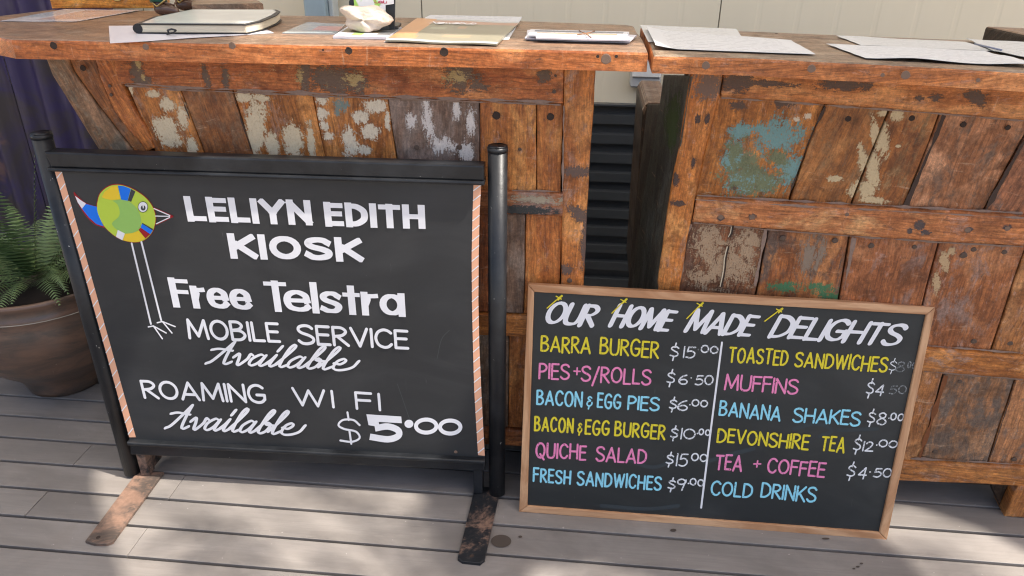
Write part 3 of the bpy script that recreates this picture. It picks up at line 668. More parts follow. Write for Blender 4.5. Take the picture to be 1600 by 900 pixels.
# rails and lower planks (seen between the signs)
ZR = [(.790, .739), (.490, .433), (.163, .114)]
xl = [(-.98, -.95), (-.9, -.88), (-.8, -.79)]
xr = LF.pu(877, 430)[0]-.0015
WD_R1 = wood('rail_left_painted', (.30, .12, .05), grime=.5, paint=(.42, .36, .26), pl=LF, blobs=[(840, 312, 40, 7, 0)], amp=.7, extra=[((.03, .035, .035), [(820, 328, 60, 8, 0)], (1, 1, 1), .4)])
for i, (a, b) in enumerate(ZR):
    slab('rail', [(xl[i][0], a), (xr, a), (xr, b), (xl[i][1], b)], LF, .03, WD_R1 if i == 0 else WD_RAIL, LC, rim=.004, grain=(1, 0), wobble=.002)
def lowrow(z1, z0, seams, mats, W=LF, parent=LC):
    for i in range(len(seams)-1):
        (a, b), (c, d) = seams[i], seams[i+1]
        slab('plank', [(b+.0008, z0), (d-.0008, z0), (c-.0008, z1), (a+.0008, z1)], W, .018, mats[i % len(mats)], parent, proud=-.011+random.uniform(-.0015, .0015), rim=.0022, grain=(0, 1), warp=.0015)
u820 = LF.pu(820, 390)[0]
lowrow(.737, .492, [(-.96, -.88), (-.80, -.74), (-.64, -.6), (-.48, -.46), (-.34, -.325), (-.21, -.205), (u820, u820), (xr, xr)], (WD_PLAIN, WD_RAIL, WD_ROT, WD_GREY, WD_PLAIN, WD_GREY, WD_ORANGE))
lowrow(.431, .165, [(-.88, -.8), (-.74, -.7), (-.6, -.56), (-.45, -.43), (-.30, -.29), (-.165, -.165), (xr, xr)], (WD_PLAIN, WD_GREY, WD_RAIL))
# carcass behind the front: end, back and inside boards added to block light; legs
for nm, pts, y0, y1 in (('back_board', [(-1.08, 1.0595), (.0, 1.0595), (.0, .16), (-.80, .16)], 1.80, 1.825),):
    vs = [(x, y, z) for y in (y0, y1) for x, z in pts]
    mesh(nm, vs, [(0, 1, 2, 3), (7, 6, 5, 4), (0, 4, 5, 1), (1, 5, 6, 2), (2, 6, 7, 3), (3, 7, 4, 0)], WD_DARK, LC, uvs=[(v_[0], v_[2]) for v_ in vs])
box('side_board', (-.010, 1.577, .13), (.012, 1.799, 1.0595), WD_GREY, LC, grain='z'); box('bottom_board', (-.78, 1.56, .13), (-.012, 1.798, .15), WD_DARK, LC)
for x, y in ((-.03, 1.56), (-.03, 1.74), (-.78, 1.56), (-.78, 1.74)): box('leg', (x-.02, y+.004, 0.0), (x+.025, y+.05, .1295), WD_DARK, LC, .004, 'z')
for (x, y, r, k) in ((775, 182, 6, 'hole'), (860, 184, 5.5, 'hole'), (866, 143, 3.5, 'bolt'), (1000, 0, 0, None), (172, 134, 3, 'bolt'), (174, 148, 3, 'bolt'), (130, 106, 4.5, 'hole'), (650, 232, 4.5, 'bolt'), (717, 232, 4.5, 'bolt'), (812, 235, 3, 'bolt'), (890, 438, 4.5, 'bolt'), (868, 118, 2.5, 'bolt')):
    if k: bolt(x, y, r, LF, LC, k, .0015 if y < 165 or x > 876 else -.0085)

# ---- left tabletop: two long boards with thick worn front edge
ZT = 1.10; ZU = 1.0608; TT = flat(ZT)
def top_board(px, z0, z1, mat, medge, parent, extra_pts=None, edge_from=0, n_edge=1, name='top_board', wobble=.0015):
    pts = extra_pts if extra_pts else [gp(x, y, z1).to_2d() for x, y in px]
    out = []
    n = len(pts); seed = random.random()*50
    for i in range(n):
        a = Vector(pts[i]); b = Vector(pts[(i+1) % n]); L = (b-a).length; k = max(1, int(L/.03)); nr = Vector((-(b-a).y, (b-a).x)).normalized()
        for j in range(k): q = a.lerp(b, j/k); out.append((q+nr*wobble*(wob(q.x*12+seed, q.y*12)+.5*wob(q.x*40, q.y*40+seed)), i))
    if sum(out[i][0].x*out[(i+1) % len(out)][0].y-out[(i+1) % len(out)][0].x*out[i][0].y for i in range(len(out))) < 0: out.reverse()
    m = len(out); c = sum((o[0] for o in out), Vector((0, 0)))/m
    vs, u1, u2 = [], [], []
    o1 = random.random()*20
    for r, z in ((0, z0+.003), (0, z1-.006), (.0018, z1-.0018), (.006, z1)):
        for i, (q, _) in enumerate(out):
            a = out[i-1][0]; b = out[(i+1) % m][0]; d = (b-a).normalized(); nn = Vector((-d.y, d.x)); p = q+nn*r
            vs.append((p.x, p.y, z+.0008*wob(p.x*8, p.y*8, z))); u1.append((p.x+o1, p.y+z*1.2)); u2.append((p.x, z))
    fs = []; mi = []
    for k in range(3):
        for i in range(m): j = (i+1) % m; fs.append((k*m+i, k*m+j, (k+1)*m+j, (k+1)*m+i)); mi.append(1 if k < 2 else 0)
    fs.append(tuple(3*m+i for i in range(m))); mi.append(0); fs.append(tuple(reversed(range(m)))); mi.append(1)
    return mesh(name, vs, fs, None, parent, u1, u2, mats=[mat, medge], mi=mi)
ftl = gp(0, 59, ZT); FL = Plane((0, 1.446, 1.08), (1, .031, 0), (0, 0, 1))
W_EDGEL = wood('edge_left', (.40, .135, .045), (.29, .088, .029), grime=.14, rough=.36, bumps=.6, paint=(.11, .065, .045), pl=FL, blobs=[(140, 70, 8, 12, 20), (816, 92, 9, 14, 0), (430, 76, 9, 7, 0), (365, 68, 10, 9, 0), (948, 90, 12, 9, 0)], amp=.35)
e_l = gp(0, 59, ZT); k0 = gp(17, 61, ZT); k0.x -= .0
endd = Vector((-1.362, 1.729)) - Vector((-1.331, 1.871))
ldir = Vector((-1.30, 1.66)); lfc = Vector((-1.16, 1.432))
seamL = [gp(0, 30, ZT).to_2d(), gp(440, 37.5, ZT).to_2d(), gp(810, 47, ZT).to_2d(), gp(995, 53, ZT).to_2d()]
f_pts = [lfc, k0.to_2d()+Vector((.0, -.0)), gp(500, 70, ZT).to_2d(), gp(800, 75.5, ZT).to_2d(), gp(1013, 80.5, ZT).to_2d(), gp(1008, 66, ZT).to_2d(), gp(999.5, 54, ZT).to_2d()]
sL = Vector((-1.372, 1.685)); off = Vector((0, -.0012))
top_board(None, ZU, ZT, WD_TOP, W_EDGEL, LC, extra_pts=f_pts+[gp(810, 47, ZT).to_2d()+off, gp(440, 37.5, ZT).to_2d()+off, sL+off])
off = Vector((0, .0012))
top_board(None, ZU, ZT-.001, WD_TOP, WD_RAIL, LC, extra_pts=[sL+off, gp(440, 37.5, ZT).to_2d()+off, gp(810, 47, ZT).to_2d()+off, gp(999, 53.5, ZT).to_2d()+off, gp(992, 40, ZT).to_2d(), gp(980, 38, ZT).to_2d(), gp(700, 27.5, ZT).to_2d(), gp(440, 23, ZT).to_2d(), Vector((-1.0, 1.90)), Vector((-1.331, 1.871)), Vector((-1.365, 1.72))])
for x, y, r, k in ((84, 71, 5.5, 'hole'), (228, 73, 5.5, 'plug'), (363, 71, 6, 'plug'), (545, 79, 5.5, 'hole'), (694, 81, 6.5, 'hole'), (947, 92, 9, 'plug'), (934, 88, 2.5, 'hole'), (963, 88, 2.5, 'hole'), (505, 78, 1.6, 'hole')):
    q = gp(x, 79, ZT-.002); yy = FL.P(x, y); P = Plane((0, 1.446, 0), (1, .031, 0), (0, 0, 1))
    bolt(x, y, r, Plane((gp(x, 62+.0195*x, ZT)-Vector((0, .000, 0))), (1, .031, 0), (0, 0, 1)), LC, k, .0012)
# raised back shelf board at the left rear (behind the shoes)
SB = thing('timber_block', gp(330, 20, ZT), 'brown timber board with a sloping end lying at the left counter\'s back edge', 'timber board')
b0 = gp(240, 25, ZT); 
def prism(name, px_bottom, z0, z1, mat, parent, topshift=None):
    pts = [gp(x, y, z0) for x, y in px_bottom]; vs = [Vector((p.x, p.y, z0)) for p in pts]+[Vector((p.x, p.y, z1)) for p in pts]; n = len(pts)
    if topshift:
        for i, s in enumerate(topshift): vs[n+i] += Vector(s)
    fs = [tuple(range(n)), tuple(reversed(range(n, 2*n)))]+[(i, n+i, n+(i+1) % n, (i+1) % n) for i in range(n)]
    bm = bmesh.new(); bv = [bm.verts.new(v_) for v_ in vs]
    for f in fs: bm.faces.new([bv[i] for i in f])
    bmesh.ops.recalc_face_normals(bm, faces=bm.faces); bmesh.ops.bevel(bm, geom=bm.edges[:], offset=.0018, segments=2, affect='EDGES')
    l = bm.loops.layers.uv.new('grain')
    for f in bm.faces:
        for lp_ in f.loops: lp_[l].uv = (lp_.vert.co.x, lp_.vert.co.y+lp_.vert.co.z)
    me = bpy.data.meshes.new(name); bm.to_mesh(me); bm.free(); return link(name, me, mat, parent)
prism('board', [(302, 24), (413, 21), (404, 15), (302, 15.5)], ZT+.0005, ZT+.024, WD_TOP, SB)

# ---- right counter
yr = R(-4); lean = R(5)
RF = Plane((1.108, 1.526, 0), (math.cos(yr), math.sin(yr), 0), (math.sin(yr)*math.sin(lean)*1.0, -math.cos(yr)*math.sin(lean), math.cos(lean)))
RC = thing('bar_counter', (.8, 1.7, 0), 'recycled boat timber counter behind the menu chalkboard, with a plank of flaking turquoise paint', 'counter', 'recycled timber bar counters')
W_Q1 = wood('plank_turquoise', (.36, .12, .035), paint=(.20, .36, .34), pl=RF, blobs=[(1215, 220, 48, 30, 0), (1165, 285, 34, 26, 0), (1160, 210, 24, 14, 0), (1235, 270, 24, 30, 0), (1195, 290, 26, 16, 0), (1150, 250, 22, 30, 0)], amp=.75, nscale=30, grime=.25,
    extra=[((.17, .19, .10), [(1165, 275, 34, 34, 0), (1195, 290, 30, 20, 0), (1150, 240, 14, 20, 0), (1215, 250, 20, 14, 0)], (1, 1, 1), .95), ((.62, .52, .38), [(1246, 190, 6, 5, 0), (1265, 184, 7, 5, 0)], (1, 1, 1), .6), ((.09, .055, .04), [(1155, 168, 12, 7, 0), (1225, 165, 22, 8, 0)], (1, 1, 1), .7)])
W_Q2 = wood('plank_brown_cream', (.26, .088, .03), (.17, .06, .024), paint=(.68, .53, .31), pl=RF, blobs=[(1370, 215, 8, 34, 20), (1352, 260, 9, 40, 20), (1340, 300, 14, 16, 0), (1385, 180, 20, 6, 0), (1305, 282, 14, 6, 0)], amp=.3, nscale=34, grime=.4, gcol=(.15, .085, .045))
W_Q3 = wood('plank_brown_cream_b', (.27, .092, .03), (.18, .06, .024), paint=(.68, .53, .31), pl=RF, blobs=[(1378, 215, 13, 36, 20), (1365, 265, 13, 40, 20), (1365, 316, 28, 6, 0), (1404, 182, 12, 12, 40), (1405, 231, 5, 3, 0), (1356, 300, 16, 14, 0)], amp=.3, nscale=34, grime=.45, gcol=(.16, .10, .05))
W_Q4 = wood('plank_scuffed', (.36, .15, .07), (.22, .085, .036), grime=.55, gcol=(.13, .085, .06), pale=.3, paint=(.45, .27, .17), chips=.2)
W_R1 = wood('plank_rotten', (.24, .10, .042), (.12, .055, .03), grime=.35, gcol=(.12, .08, .06), paint=(.46, .32, .20), pl=RF, blobs=[(1110, 385, 26, 38, 0), (1140, 420, 40, 34, 0), (1170, 385, 20, 32, 0), (1100, 440, 22, 16, 0)], amp=1.0, nscale=44)
W_R2 = wood('plank_dark_scuffed', (.34, .12, .04), (.18, .06, .024), grime=.6, gcol=(.08, .06, .05), paint=(.30, .23, .17), pl=RF, blobs=[(1265, 405, 16, 32, 0), (1285, 400, 8, 20, 0)], amp=1.0, nscale=60, stretch=(2, .6, 1),
    extra=[((.05, .17, .08), [(1225, 452, 26, 8, 0), (1285, 455, 26, 8, 0), (1300, 466, 30, 6, 0)], (1, 1, 1), .9)])
W_R3 = wood('plank_worn_a', (.34, .13, .05), (.22, .08, .032), grime=.4, pale=.25)
W_R4 = wood('plank_worn_b', (.33, .12, .045), (.21, .075, .03), grime=.42, paint=(.58, .40, .22), pl=RF, blobs=[(1478, 412, 9, 20, 20), (1466, 445, 7, 24, 15), (1490, 396, 8, 8, 0)], amp=.35)
W_R5 = wood('plank_worn_c', (.38, .16, .075), (.24, .10, .05), grime=.5, gcol=(.11, .085, .07), pale=.25)
W_HR = wood('header_rail_right', (.42, .155, .055), (.30, .10, .036), grime=.25, paint=(.14, .095, .075), pl=RF, blobs=[(1435, 153, 9, 6, 0), (1462, 152, 12, 7, 0), (1525, 152, 22, 12, -30), (1320, 132, 50, 10, 0), (1150, 128, 30, 18, 0), (1190, 130, 60, 6, 0)], amp=.45, nscale=52)
W_ML = wood('mid_rail_right', (.47, .19, .07), (.35, .13, .048), grime=.25, pale=.3, gcol=(.28, .18, .14), paint=(.10, .075, .07), pl=RF, blobs=[(1436, 351, 9, 9, 0), (1445, 362, 10, 4, 0), (1513, 358, 8, 5, 0), (1421, 360, 5, 5, 0), (1573, 354, 8, 5, 0), (1126, 340, 6, 6, 0), (1175, 338, 7, 5, 0)], amp=.3)
TR0 = 1.0645
def rz(x, y, z):        # plane point under picture point, at height z
    u, v_ = RF.pu(x, y); return (u, (z-RF.o.z)/RF.v.z)
def S_r(px): return [RF.pu(*q) for q in px]
# left post
W_RP = wood('post_right', (.44, .155, .05), (.32, .10, .03), grime=.22, paint=(.09, .06, .05), pl=RF, blobs=[(1056, 282, 6, 13, 0), (1083, 254, 4, 9, 0), (1090, 186, 5, 9, 0), (1060, 318, 16, 5, 0), (1105, 185, 4, 10, 0)], amp=.3, extra=[((.17, .11, .085), [(1105, 135, 26, 22, 0)], (1, 1, 1), .6)])
zbR = .082/RF.v.z
pl_l = RF.pu(1026, 450); pl_l2 = RF.pu(1062, 225); dl = (pl_l[0]-pl_l2[0])/(pl_l[1]-pl_l2[1]); lbx = pl_l[0]+dl*(zbR-pl_l[1])*.3
slab('corner_post', [rz(1080, 117, TR0), RF.pu(1070, 170), pl_l2, RF.pu(1048, 300), pl_l, (lbx, zbR), (lbx+.055, zbR), RF.pu(1062, 450), RF.pu(1072, 385), RF.pu(1082, 338), RF.pu(1088, 300), RF.pu(1105, 222), RF.pu(1124, 152), rz(1130, 119, TR0)], RF, .05, W_RP, RC, rim=.005, grain=(dl*.5, 1), step=.03, wobble=.002)
# rails
slab('header_rail', [rz(1131, 119, TR0), RF.pu(1126, 152), RF.pu(1210, 157.5), RF.pu(1310, 165), RF.pu(1380, 170), RF.pu(1470, 177), RF.pu(1600, 188), RF.pu(1760, 200), rz(1760, 147, TR0)], RF, .03, W_HR, RC, rim=.005, grain=(1, -.02), proud=.001)
slab('mid_rail', [RF.pu(1088.5, 309), RF.pu(1200, 316), RF.pu(1400, 327), RF.pu(1600, 337.5), RF.pu(1740, 346), RF.pu(1740, 394), RF.pu(1600, 385), RF.pu(1470, 378), RF.pu(1330, 368), RF.pu(1200, 358), RF.pu(1082, 347)], RF, .03, W_ML, RC, rim=.006, grain=(1, -.02), proud=.003, wobble=.002)
x3 = RF.pu(1445, 563)[1]; 
slab('low_rail', [(lbx+.057, RF.pu(1452, 546)[1]+.012), RF.pu(1452, 546), RF.pu(1600, 557.5), RF.pu(1720, 566), RF.pu(1720, 602), RF.pu(1600, 593), RF.pu(1445, 580), (lbx+.056, RF.pu(1445, 580)[1]+.012)], RF, .03, WD_RAIL, RC, rim=.005, grain=(1, -.02), proud=.002, wobble=.002)
slab('base_rail', [(lbx+.056, RF.pu(1420, 722)[1]), RF.pu(1420, 722), RF.pu(1600, 731), RF.pu(1690, 736), RF.pu(1690, 766), RF.pu(1595, 759.5), RF.pu(1407, 751), (lbx+.056, zbR)], RF, .04, wood('base_rail_right', (.36, .125, .04), (.24, .08, .028), grime=.3), RC, rim=.005, grain=(1, 0), proud=.002, wobble=.002)
def rplank(px, mat, **k):
    k.setdefault('proud', -.010+random.uniform(-.002, .002)); k.setdefault('warp', .002)
    q = [Vector(RF.pu(*p)) for p in px]
    return slab('plank', q, RF, .02, mat, RC, rim=.0028, grain=tuple((q[0]-q[-1])), **k)
e = 1.3
# each plank: points clockwise from top-left; tops/bottoms tucked under the rails
rplank([(1122, 146), (1294-e, 160), (1266-e, 225), (1232-e, 324), (1084, 316)], W_Q1)
rplank([(1294+e, 160), (1394-e, 168), (1371-e, 225), (1329-e, 330), (1232+e, 324), (1266+e, 225)], W_Q2)
rplank([(1394+e, 168), (1474-e, 172), (1455-e, 225), (1411-e, 335), (1329+e, 330), (1371+e, 225)], W_Q3)
rplank([(1474+e, 172), (1624-e, 184), (1598-e, 228), (1536-e, 342), (1411+e, 335), (1455+e, 225)], W_Q4)
rplank([(1624+e, 184), (1735, 192), (1700, 250), (1650, 350), (1536+e, 342), (1598+e, 228)], W_R5)
rplank([(1080, 342), (1203-e, 352), (1185-e, 450), (1163-e, 545), (1045, 530), (1062, 450)], W_R1)
rplank([(1203+e, 352), (1331-e, 362), (1316-e, 450), (1296-e, 560), (1163+e, 545), (1185+e, 450)], W_R2)
rplank([(1331+e, 362), (1473-e, 372), (1450-e, 455), (1424-e, 560), (1296+e, 560), (1316+e, 450)], W_R3)
rplank([(1473+e, 372), (1610-e, 381), (1588-e, 440), (1549-e, 560), (1424+e, 560), (1450+e, 455)], W_R4)
rplank([(1610+e, 381), (1728, 388), (1700, 480), (1668, 568), (1549+e, 560), (1588+e, 440)], W_R3)
rplank([(1040, 545), (1190-e, 555), (1160, 735), (1000, 720)], WD_PLAIN)
rplank([(1190+e, 555), (1340-e, 566), (1300, 735), (1163, 735)], WD_GREY)
rplank([(1340+e, 566), (1480-e, 575), (1437-e, 730), (1303, 735)], W_R3)
rplank([(1480+e, 575), (1592-e, 588), (1544-e, 735), (1437+e, 730)], wood('plank_dark_stained', (.30, .13, .06), (.17, .08, .04), grime=.85, gcol=(.10, .075, .06)))
rplank([(1592+e, 588), (1712, 598), (1680, 745), (1544+e, 735)], W_R5)
M_FILL = simple('grey_joint_dirt', (.26, .18, .14), .85, .35, 160, bump=.6); M_FILLD = simple('dark_seam_tar', (.06, .038, .028), .8, .4, 120, bump=.6)
def filler(pts, w, pl, parent, lift, mat, nm='joint_filler'):
    q = []
    for (a, b) in zip(pts[:-1], pts[1:]):
        L = math.hypot(b[0]-a[0], b[1]-a[1]); k = max(2, int(L/5))
        q += [(a[0]+(b[0]-a[0])*j/k+.7*wob(a[0]*.13+j*.45, b[1]*.1, 2), a[1]+(b[1]-a[1])*j/k+.8*wob(a[0]*.2+j*.37, b[1]*.3)) for j in range(k)]
    q.append(pts[-1]); sd = pts[0][0]*.37+pts[0][1]
    trace(nm, [q], w, pl, mat, parent, cap='butt', wfun=lambda d, s: max(.08, .5+1.1*wob(s*len(q)*.17, sd)+.35*wob(s*len(q)*.6, sd, 4)), lift=lift)
filler([(1128, 154.5), (1210, 160), (1310, 167.5), (1470, 179.5), (1600, 190.5), (1700, 199)], 4, RF, RC, -.0068, M_FILL)
filler([(1090, 307), (1200, 313.5), (1400, 324.5), (1600, 335)], 5, RF, RC, -.0066, M_FILL)
filler([(1086, 310.5), (1200, 317.8), (1400, 328.8), (1600, 339.3)], 3.4, RF, RC, .0036, M_FILL)
filler([(1084, 350), (1200, 361), (1330, 371), (1470, 381), (1600, 388)], 4.5, RF, RC, -.0066, M_FILL)
filler([(1452, 543), (1600, 554.5)], 4, RF, RC, -.0066, M_FILL); filler([(1446, 583), (1600, 596)], 4, RF, RC, -.0066, M_FILL); filler([(1424, 719.5), (1600, 728.5)], 4, RF, RC, -.0066, M_FILL)
filler([(1122, 156), (1103, 222), (1087, 300)], 4, RF, RC, -.0066, M_FILLD); filler([(1079, 352), (1070, 390), (1062, 450)], 7, RF, RC, -.0066, M_FILL)
filler([(1290, 168), (1264, 225), (1232, 311)], 5, RF, RC, -.0066, M_FILLD); filler([(1477, 182), (1460, 225), (1416, 325)], 8, RF, RC, -.0066, M_FILLD); filler([(1622, 195), (1597, 232), (1542, 332)], 9, RF, RC, -.0066, M_FILLD)
filler([(1197, 362), (1180, 450)], 7, RF, RC, -.0066, M_FILL); filler([(1336, 374), (1320, 455)], 7, RF, RC, -.0066, M_FILL); filler([(1480, 590), (1438, 718)], 8, RF, RC, -.0066, simple('rusty_seam', (.20, .07, .025), .8, .4, 100)); filler([(1589, 600), (1547, 724)], 3, RF, RC, -.0066, M_FILLD)
filler([(192, 134), (275, 141.5), (400, 146.5), (480, 150.5), (600, 155), (745, 160.5), (876, 165)], 4.5, LF, LC, -.0072, M_FILL)
filler([(190, 129), (275, 136), (400, 141.5), (480, 145.5), (600, 150), (745, 155.5), (876, 159.5)], 6, LF, LC, .0006, M_FILL)
filler([(881, 165), (879, 298)], 4, LF, LC, .0016, M_FILL); filler([(748, 165), (750, 240)], 3, LF, LC, -.0068, M_FILLD); filler([(361, 146), (391, 238)], 3, LF, LC, -.0068, M_FILLD); filler([(277, 143), (314, 236)], 2.6, LF, LC, -.0068, M_FILLD)
filler([(800, 299), (874, 301)], 3.5, LF, LC, -.0066, M_FILL)
# cracks in timber: a long split in the rotten plank with a pale line of filler
for pts_, w1 in (([(1146, 355), (1144, 366), (1141, 372)], 3.0), ([(1139, 388), (1135, 405), (1133, 425), (1128, 450)], 2.4)):
    trace('crack', [cat(pts_, 4)], w1, RF, M_HOLE, RC, lift=-.0065)
    trace('crack', [cat([(a-2.4, b) for a, b in pts_], 4)], 1.6, RF, simple('pale_filler', (.6, .52, .38), .8), RC, lift=-.0068)
bolts_r = [(1147, 349, 1.8), (1250, 395, 0)]
for x, y, r, k in ((1224, 375, 5, 'bolt'), (1306, 379, 5, 'bolt'), (1363, 387, 5, 'bolt'), (1431, 389, 4, 'bolt'), (1508, 402, 6, 'bolt'), (1524, 393, 4.5, 'bolt'), (1572, 397, 4.5, 'bolt'), (1327, 188, 4.5, 'hole'), (1427, 187, 4.5, 'hole'), (1508, 197, 4.5, 'hole'), (1578, 202, 4, 'hole'),
    (1524, 537, 5, 'bolt'), (1581, 540, 5, 'bolt'), (1463, 710, 4.5, 'bolt'), (1587, 722, 4.5, 'bolt'), (1502, 600, 4, 'bolt'), (1148, 297, 3, 'bolt')):
    bolt(x, y, r, RF, RC, k, -.0088)
for x, y, r in ((1323, 334, 3.5), (1126, 338, 4.5), (1175, 338, 5), (1441, 365, 2.5), (1511, 358, 5), (1573, 356, 4.5)): bolt(x, y, r, RF, RC, 'plug', .0035)
# leg at the visible corner and its neighbours
slab('leg', S_r([(1591, 758), (1690, 763), (1668, 816), (1569, 807)]), RF, .07, wood('leg_timber', (.36, .13, .045), (.24, .08, .03), grime=.3), RC, rim=.004, grain=(0, 1), proud=.001)
slab('leg', [(lbx+.003, zbR-.001), (lbx+.06, zbR-.001), (lbx+.05, .003), (lbx+.01, .003)], RF, .06, WD_DARK, RC, rim=.004)
slab('leg_side', S_r([(1549, 759), (1590, 760), (1569, 805)]), Plane(RF.o-RF.n*.03, RF.h, RF.v), .03, WD_DARK, RC, rim=.003)  # leg's inner side face, its darkness put into the timber colour
# side
corner = RF.W(*pl_l2); SF = Plane(corner-RF.h*0.0, (-.12, 1, 0), RF.W(*pl_l2)-RF.W(*pl_l))
def side(name, px, depth, mat, pr=0, **k):
    return pslab(name, px, SF, depth, mat, RC, proud=pr, **k)
M_SIDEP = wood('side_post_timber', (.085, .075, .055), (.04, .036, .028), grime=.4, gcol=(.06, .06, .045), paint=(.07, .11, .03), pl=SF, blobs=[(1050, 190, 14, 50, 0)], amp=.5)
side('side_post', [(1036, 117), (1079, 119), (1062, 225), (1048, 300), (1026, 450), (980, 740), (950, 740), (1005, 300), (1029, 170)], .04, M_SIDEP, -.001, rim=.002)
side('side_board', [(1004, 163), (1034, 162), (1018, 300), (955, 736), (915, 730), (974, 450), (988, 300)], .02, WD_DARK, -.012, rim=.002)
p0 = RF.W(.9, 0); 
bl0 = Vector((.22, 1.84, 0))
slab('corner_post', [rz(1724, 146, TR0), rz(1778, 149, TR0), RF.pu(1714, 768), RF.pu(1668, 766)], RF, .05, W_RP, RC, rim=.005, proud=.008, grain=(0, 1))
xe = RF.P(1714, 768).x; xt = RF.P(1778, 149).x
vs = [(.17, 1.83, .1), (xe-.01, 1.79, .1), (xt-.01, 1.78, 1.062), (.24, 1.82, 1.062)]; vs += [(a, b+.02, c) for a, b, c in vs]
mesh('back_board', vs, [(0, 1, 2, 3), (7, 6, 5, 4), (0, 4, 5, 1), (1, 5, 6, 2), (2, 6, 7, 3), (3, 7, 4, 0)], WD_DARK, RC, uvs=[(v_[0], v_[2]) for v_ in vs])  # unseen dark back panel, added to block light
ya = RF.P(1714, 768).y+.052; yt = RF.P(1778, 149).y+.052
vs = [(xe-.03, ya, .1), (xe-.03, 1.789, .1), (xt-.03, 1.779, 1.062), (xt-.03, yt, 1.062)]; vs += [(a+.02, b, c) for a, b, c in vs]
mesh('side_board', vs, [(0, 1, 2, 3), (7, 6, 5, 4), (0, 4, 5, 1), (1, 5, 6, 2), (2, 6, 7, 3), (3, 7, 4, 0)], WD_GREY, RC, uvs=[(v_[2], v_[1]) for v_ in vs])
# right tabletop
ZTR = 1.10
FRr = Plane(gp(1300, 99, ZTR), (math.cos(R(-8.2)), math.sin(R(-8.2)), 0), (0, 0, 1))
W_EDGER = wood('edge_right', (.40, .14, .048), (.28, .095, .036), grime=.15, rough=.45, paint=(.05, .13, .07), pl=FRr, blobs=[(1450, 123, 32, 5, 0), (1482, 124, 22, 3, 0), (1362, 117, 8, 3, 0)], amp=.35,
    extra=[((.20, .15, .14), [(1200, 93, 120, 3.2, 0), (1400, 101, 120, 3, 0), (1550, 108, 90, 3, 0), (1035, 96, 14, 8, 0)], (1, 1, 1), .5), ((.10, .06, .045), [(1414, 117, 12, 9, 0), (1379, 117, 5, 4, 0), (1345, 118, 8, 4, 0)], (1, 1, 1), .35)])
W_TOPR = wood('tabletop_right', (.20, .13, .085), (.125, .08, .056), grime=.5, gcol=(.19, .155, .115), pale=.12, rough=.42, bumps=.9, spec=.45)
P2 = lambda x, y: gp(x, y, ZTR).to_2d()
rs = [P2(1004, 47), P2(1400, 72), P2(1760, 94)]
top_board(None, 1.066, ZTR, W_TOPR, W_EDGER, RC, extra_pts=[P2(1021, 86.5), P2(1150, 89.5), P2(1300, 96.5), P2(1450, 104), P2(1600, 113), P2(1760, 122), P2(1760, 85), P2(1500, 72), P2(1300, 61), P2(1150, 54), P2(1008, 51)], wobble=.0022)
top_board(None, 1.066, ZTR-.001, W_TOPR, WD_RAIL, RC, extra_pts=[P2(1007.6, 50.6), P2(1150, 53.6), P2(1300, 60.6), P2(1500, 71.6), P2(1760, 84.6), P2(1760, 76), P2(1500, 61), P2(1300, 53.5), P2(1145, 47), P2(1001, 41)])
for x, y, r, k in ((1103, 102, 7, 'plug'), (1268, 107, 7, 'plug'), (1415, 117, 7.5, 'plug'), (1556, 122, 7.5, 'plug'), (1528, 125, 3.5, 'plug'), (1379, 117, 3.5, 'plug'), (1213, 52.5, 0, None)):
    if k:
        fy = 87+.042*(x-1020)
        bolt(x, y, r, Plane(gp(x, fy+.5, ZTR), (math.cos(R(-8.2)), math.sin(R(-8.2)), 0), (0, 0, 1)), RC, k, .001)
bolt(1213, 52.5, 2.2, flat(ZTR-.001), RC, 'hole', .0006)
bolt(1466, 105.2, 1.6, flat(ZTR), RC, 'plug', .0006)

# dark crate/bench seen in the gap behind the right counter
BX = Plane((.24, 2.05, 0), (1, 0, 0), (0, 0, 1))
bc = thing('low_cabinet', (.3, 2.1, 0), 'dark brown timber cabinet end with chipped pale top edge, deep in the gap', 'cabinet')
def bxs(px): return [BX.pu(*q) for q in px]
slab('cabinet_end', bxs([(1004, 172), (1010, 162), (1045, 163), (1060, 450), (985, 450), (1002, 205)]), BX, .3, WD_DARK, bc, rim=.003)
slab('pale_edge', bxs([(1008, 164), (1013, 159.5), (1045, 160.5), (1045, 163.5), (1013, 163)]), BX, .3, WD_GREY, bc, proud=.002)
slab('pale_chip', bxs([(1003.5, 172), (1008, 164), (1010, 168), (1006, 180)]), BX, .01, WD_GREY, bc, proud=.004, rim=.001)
bc.location.z = 0
M_PAPER = simple('white_paper', (.72, .71, .69), .7, .05)
ws = mesh('paper_sheet', [Plane((.2, 1.9, 0), (1, 0, 0), (0, 0, 1)).P(*q) for q in ((1011, 210), (1027, 211), (1024, 253))], [(0, 1, 2)], M_PAPER)
ws.modifiers.new('thickness', 'SOLIDIFY').thickness = .001
tag(ws, 'white scrap of paper tucked against the dark side of the right counter', 'paper')
# timber end at the right rear
tb = thing('rear_tabletop', gp(1600, 50, 1.1), 'dark brown corner of another thick tabletop beyond the right counter, by the cream wall', 'table')
tp = [gp(x, y, 1.1) for x, y in ((1541, 41), (1640, 62.5), (1700, 66), (1720, 49))]
TBP = [Vector((p.x, p.y)) for p in tp]; top_board(None, 1.048, 1.1, WD_TOP, WD_DARK, tb, extra_pts=TBP, name='table_board')
cc = sum(TBP, Vector((0, 0)))/4
for p in TBP:
    q = p.lerp(cc, .35); box('leg', (q.x-.02, q.y-.015, 0), (q.x+.02, q.y+.015, 1.047), WD_DARK, tb, .003, 'z')

